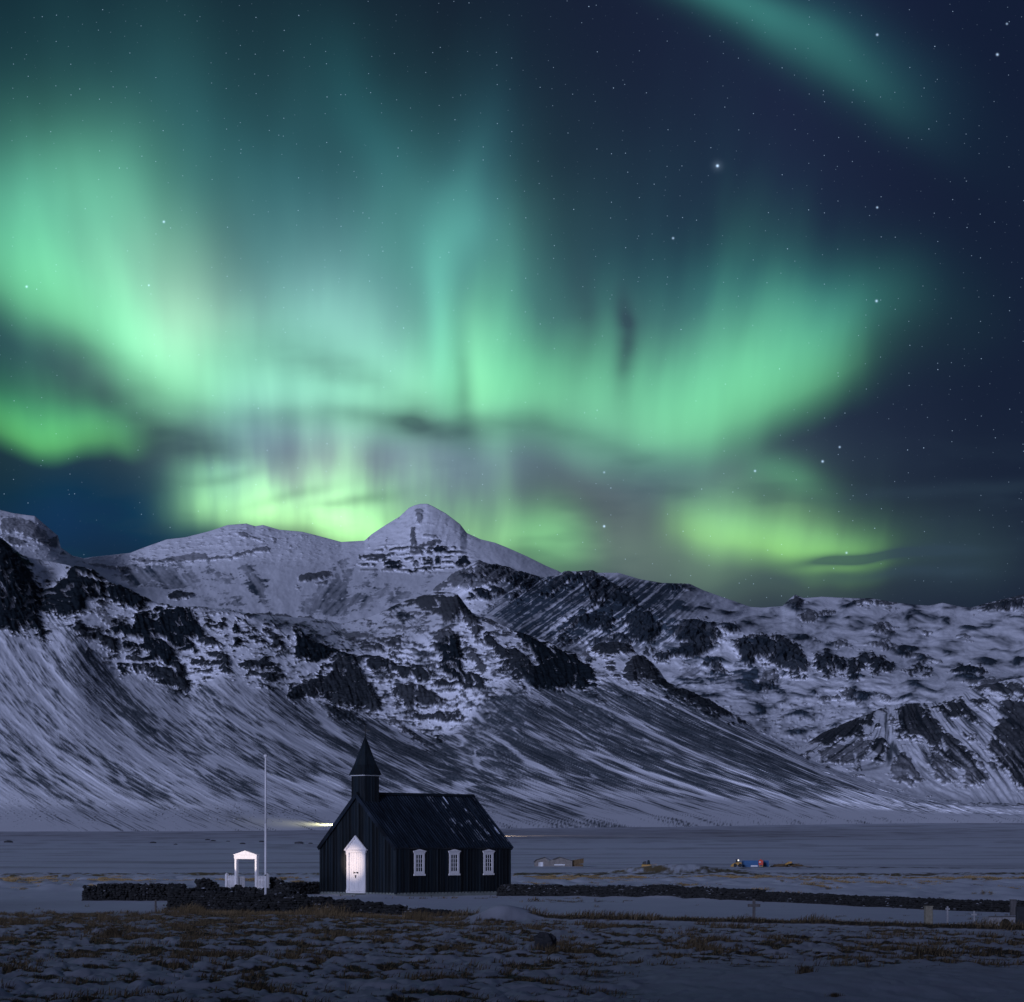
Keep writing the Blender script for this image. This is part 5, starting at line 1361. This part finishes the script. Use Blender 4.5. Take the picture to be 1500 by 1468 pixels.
def lump(name, x, y, r, sq, mat, label, cat, seed, sink=.25, group=None, sub=3, rough=.35):
    rng = np.random.default_rng(seed)
    bm = bmesh.new(); bmesh.ops.create_icosphere(bm, subdivisions=sub, radius=1.0)
    for v in bm.verts:
        p = np.array(v.co[:]); q = p * 1.4 + seed * 3.1
        n = float(fbm(np.array(q[0] + q[2] * .7), np.array(q[1] - q[2] * .6), 4, 800 + seed))
        v.co = v.co * (1 + rough * n)
        v.co = Vector((v.co.x * r * sq[0], v.co.y * r * sq[1], v.co.z * r * sq[2]))
    me = bpy.data.meshes.new(name); bm.to_mesh(me); bm.free(); me.materials.append(mat)
    o = link(bpy.data.objects.new(name, me))
    o.location = (x, y, float(gz(x, y)) + r * sq[2] * (1 - sink * 2))
    return tag(o, label, cat, group)
x, y, _ = wpos(799, 1300, 62.0)
lump('boulder', x, y, .24, (1.1, .9, .95), M['darkstone'], 'black boulder lying alone in the snowy tussocks of the foreground', 'boulder', 4, .15, rough=.7)
x, y, _ = wpos(1473, 1300, 80.2)
lump('low_bush', x, y, .16, (1.1, .8, .9), M['bush'], 'small rounded dark bush in front of the white grave border', 'bush', 6, .2)

def grass_clump(x, y, n, L, label, seed):
    rng = random.Random(seed); m = MB(); g0 = float(gz(x, y))
    for i in range(n):
        a = rng.uniform(0, 6.28); r = abs(rng.gauss(0, .2 * L + .02)); l = L * rng.uniform(.5, 1.1); le = rng.uniform(.2, .9); b = rng.uniform(0, 6.28)
        p = Vector((x + 1.5 * r * math.cos(a), y + r * math.sin(a), g0 - .03)); q = p + Vector((math.cos(b) * le * l * .4, math.sin(b) * le * l * .3, l * .6)); t = p + Vector((math.cos(b) * le * l, math.sin(b) * le * l * .7, l * .85))
        s = Vector((.008, .002, 0)); m.add([p - s, p + s, q + s * .7, q - s * .7, t], [(0, 1, 2, 3), (3, 2, 4)])
    o = m.build('grass_tuft', M['blade']); tag(o, label, 'grass tuft')
x, y, _ = wpos(1180, 1300, 45.6); grass_clump(x, y, 160, .22, 'dark grass tuft alone in the smooth snow drift at lower right', 3)
x, y, _ = wpos(1222, 1300, 41.2); grass_clump(x, y, 90, .13, 'tiny dark tuft at the bottom edge below the snow drift', 5)
x, y, _ = wpos(165, 1300, 69.5); grass_clump(x, y, 420, .42, 'large brown grass tussock in the left foreground', 8)

# lava mounds out on the plain at left
for i, (px, py, w) in enumerate(((224, 1234.8, 10), (257, 1238, 6), (304, 1230.7, 8), (312, 1232, 8), (334, 1232.4, 6), (355, 1236, 9), (383, 1233, 8), (438, 1236, 14), (455, 1236, 7), (12, 1234, 14))):
    d = float(np.interp(py, [1228, 1236, 1249, 1258], [3000, 2500, 1650, 1000]))
    x = (px - 750) / F * d
    lump('lava_mound', x, d, w / 2 / F * d, (1, .7, .34), M['darkstone'], 'small black lava mound on the snowy plain, %s' % ('the largest, left of the gate arch', 'below the largest mound', 'upper one of a close pair', 'lower one of a close pair',
         'left of the gate arch, flat', 'directly above the gate arch', 'just left of the flagpole', 'long and flat, right of the flagpole', 'nearest the church gable', 'at the left edge of the view')[i], 'lava mound', 20 + i, .3, 'lava mounds on the plain', 2)

# ------------------------------------------------------------------ far yard: sheds, wheel loader, container, digger
def farm_shed():
    d = 600.0; x0 = wpos(783, 1300, d)[0]; z0 = -1.72
    root = empty('farm_shed', (x0, d, z0)); tag(root, 'low grey shed with two shallow gables and a rusty lean-to, far behind the wall', 'shed')
    m = MB()
    m.prism([(0, -.3), (3.6, -.3), (3.6, 1.35), (2.6, 2.1), (0.6, 1.55), (0, 1.0)], .05, 7, 'y')
    m.prism([(3.3, -.3), (9.2, -.3), (9.2, 1.3), (6.2, 2.15), (3.3, 1.3)], -.6, 6.5, 'y')
    m.build('wall', M['shed'], root)
    r = MB()
    r.prism([(-.2, .95), (.55, 1.55), (2.6, 2.15), (4.0, 1.5), (4.0, 1.62), (2.6, 2.30), (.45, 1.70), (-.2, 1.1)], -.15, 7.2, 'y')
    r.prism([(4.6, 1.62), (6.2, 2.17), (9.3, 1.32), (9.3, 1.46), (6.2, 2.36), (4.5, 1.78)], -.85, 6.7, 'y')
    r.build('roof', M['shedroof'], root)
    a = MB(); a.prism([(9.25, .35), (12.0, .75), (12.0, 1.95), (9.25, 1.5)], .2, 5, 'y'); a.box(9.3, 11.9, .4, 4.8, -.3, .5); a.build('lean_to', M['rust'], root)
    b = MB(); b.box(1.35, 2.1, -.0, .045, -.2, 1.05); b.box(1.0, 1.25, -.0, .045, .0, 1.0); b.build('door', M['pale'], root)
    c = MB(); c.box(4.8, 7.4, -.66, -.605, .25, .55); c.build('window_band', M['pale'], root)
farm_shed()

def wheel_loader():
    d = 574.0; x = wpos(1071, 1300, d)[0]
    root = empty('wheel_loader', (x, d, -1.68)); tag(root, 'small yellow wheel loader with a lit cab lamp, left of the blue container', 'loader')
    m = MB(); m.prism([(.9, .45), (2.45, .45), (2.45, 1.05), (1.75, 1.15), (.9, 1.0)], .1, 1.1, 'y'); m.build('body', M['yellow'], root, bevel=.04)
    m = MB(); m.prism([(1.05, 1.02), (1.85, 1.17), (1.80, 1.75), (1.15, 1.75)], .2, 1.0, 'y'); m.build('cab', M['glass'], root, bevel=.03)
    m = MB(); m.box(1.08, 1.86, .15, 1.05, 1.752, 1.82); m.build('cab_roof', M['iron'], root)
    m = MB(); m.prism([(-.15, .12), (.55, .05), (.62, .75), (.2, .6)], -.05, 1.25, 'y'); m.build('bucket', M['yellow'], root)
    m = MB(); m.prism([(.4, .55), (1.0, .85), (1.0, 1.0), (.35, .75)], .25, .4, 'y'); m.build('lift_arm', M['yellow'], root)
    m = MB(); m.prism([(.4, .55), (1.0, .85), (1.0, 1.0), (.35, .75)], .8, .95, 'y'); m.build('lift_arm', M['yellow'], root)
    w = MB(); w.tube((0, 0, 0), (0, .3, 0), .42, .42, 16); o = w.build('wheel', M['tyre'], root, smooth=False); o.location = (.95, -.02, .42)
    for p in ((2.1, -.02, .42), (.95, .92, .42), (2.1, .92, .42)):
        c = o.copy(); link(c, root); c.location = p
    m = MB(); m.box(1.55, 1.85, .0, .12, 1.42, 1.74); m.build('work_lamp', M['lamp'], root)
wheel_loader()

def container():
    d = 577.0; x = wpos(1088, 1300, d)[0]
    root = empty('shipping_container', (x, d, -2.75)); tag(root, 'long dark blue steel container half hidden behind the snowbank', 'container')
    m = MB(); L = 6.1
    m.box(0, L, .05, 2.4, 0, 2.50)
    for i in range(30): m.box(.1 + i * .2, .2 + i * .2, -.0, .048, .1, 2.4)
    m.build('body', M['blue'], root)
    m = MB(); m.box(-.03, L + .03, -.03, .1, 2.502, 2.6); m.box(-.03, .08, -.04, -.005, 0, 2.5); m.box(L - .08, L + .03, -.04, -.005, 0, 2.5); m.build('frame', M['blue'], root)
    m = MB(); m.box(1.9, 3.5, -.045, -.005, 1.12, 1.48); m.build('pale_panel', M['pale'], root)
container()
def red_tank():
    d = 574.0; x = wpos(1111.5, 1300, d)[0]
    root = empty('fuel_tank', (x, d, -1.66)); tag(root, 'red tank on an orange stand in front of the blue container', 'tank')
    m = MB(); m.box(0, 1.05, 0, .9, .42, 1.62); m.build('body', M['red'], root, bevel=.08)
    m = MB(); m.tube((.5, .45, 1.62), (.5, .45, 1.82), .16, .16, 10); m.build('filler_cap', M['red'], root)
    m = MB()
    for a in (.08, .85): m.box(a, a + .12, .05, .85, -.2, .418)
    m.box(.2, .85, .05, .15, .1, .25); m.build('stand', M['yellow'], root)
    m = MB(); m.box(.08, .42, -.03, -.004, 1.0, 1.3); m.build('pale_plate', M['pale'], root)
red_tank()

def timber_heap():
    d = 580.0; x = wpos(1128, 1300, d)[0]; rng = random.Random(6)
    m = MB()
    for i in range(34):
        a = rng.uniform(0, 7.6); h = rng.uniform(.1, .85) * (1 - abs(a - 3.5) / 6); l = rng.uniform(.8, 2.6)
        m.tube((a, rng.uniform(0, 1.2), h), (a + l * .95, rng.uniform(0, 1.2), h + rng.uniform(-.15, .15)), rng.uniform(.06, .13), None, 7)
    o = m.build('timber_heap', M['rust']); o.location = (x, d, -1.7)
    tag(o, 'low heap of dark timber and scrap right of the blue container', 'timber heap')
    x2 = wpos(1150, 1300, 579)[0]
    root = empty('plough', (x2, 579, -1.7)); tag(root, 'yellow brown farm plough on top of the dark scrap heap', 'plough')
    m = MB(); m.prism([(0, .5), (1.6, .9), (1.7, 1.25), (.9, 1.3), (0, .75)], -.3, .5, 'y'); m.build('blade', M['yellow'], root, bevel=.03)
    m = MB(); m.tube((-.7, .1, .55), (1.4, .1, 1.0), .07, .05, 8); m.tube((-.6, .1, .3), (-.6, .1, 1.35), .04, .03, 8); m.build('frame', M['rust'], root)
timber_heap()

def digger():
    d = 372.0; x, _, z = wpos(939, 1268, d)
    root = empty('digger', (x, d, -1.05)); tag(root, 'yellow digger with a dark cab, half hidden behind the grassy snow hummock', 'digger')
    b = z + 1.05
    m = MB(); m.prism([(0, 0), (1.55, 0), (1.6, .48 + b * .0), (.2, .52)], .0, 1.1, 'y'); o = m.build('body', M['yellow'], root, bevel=.03); 
    m = MB(); m.box(.1, 1.5, -.02, .3, -.45, -.02); m.box(.1, 1.5, .8, 1.12, -.45, -.02); o2 = m.build('track', M['tyre'], root, bevel=.05)
    m = MB(); m.prism([(.25, .522), (.85, .5), (.8, 1.0), (.3, .9)], .1, .9, 'y'); o3 = m.build('engine_cover', M['iron'], root, bevel=.03)
    m = MB(); m.prism([(.9, .5), (1.45, .5), (1.3, 1.15), (1.0, 1.2)], .1, .8, 'y'); o4 = m.build('cab', M['glass'], root, bevel=.03)
    m = MB(); m.tube((1.4, .45, .3), (2.4, .45, .55), .09, .07, 8); m.tube((2.4, .45, .55), (3.0, .45, .1), .07, .06, 8); o5 = m.build('boom', M['yellow'], root)
    for q in (o, o2, o3, o4, o5): q.location.z = b - .35
digger()

# ------------------------------------------------------------------ lamps the photograph shows the light of
def spot(name, loc, target, power, size, blend, col, radius):
    l = bpy.data.lights.new(name, 'SPOT'); l.energy = power; l.spot_size = math.radians(size); l.spot_blend = blend; l.color = col; l.shadow_soft_size = radius
    o = link(bpy.data.objects.new(name, l)); o.location = loc
    o.rotation_euler = (Vector(target) - Vector(loc)).to_track_quat('-Z', 'Y').to_euler()
    return o
# yard lamps out of frame to the left: one strikes the gate head, one the church door
spot('yard_lamp', (-64.6, 117.3, 2.4), (-13.95, 128.65, 2.10), 88000, 2.30, .15, (1.0, .86, .78), .05)
spot('yard_lamp', (-36.6, 124.0, 4.2), (-8.60, 134.36, 1.75), 30000, 4.4, 1.0, (1.0, .80, .68), .05)
# headlights of a car on the far road behind the church
x, y, z = wpos(496, 1203.0, 3860)
spot('road_lamp', (x, y, z), (x - 120, y - 10, z - 5), 360000, 120, 1.0, (1.0, .95, .50), 1.0)
x, y, z = wpos(722, 1221.5, 3300)
spot('road_lamp', (x, y, float(gz(x, y, False)) + 4), (x + 90, y + 3, float(gz(x + 90, y, False)) + 1), 500000, 60, 1.0, (1.0, .72, .45), .3)
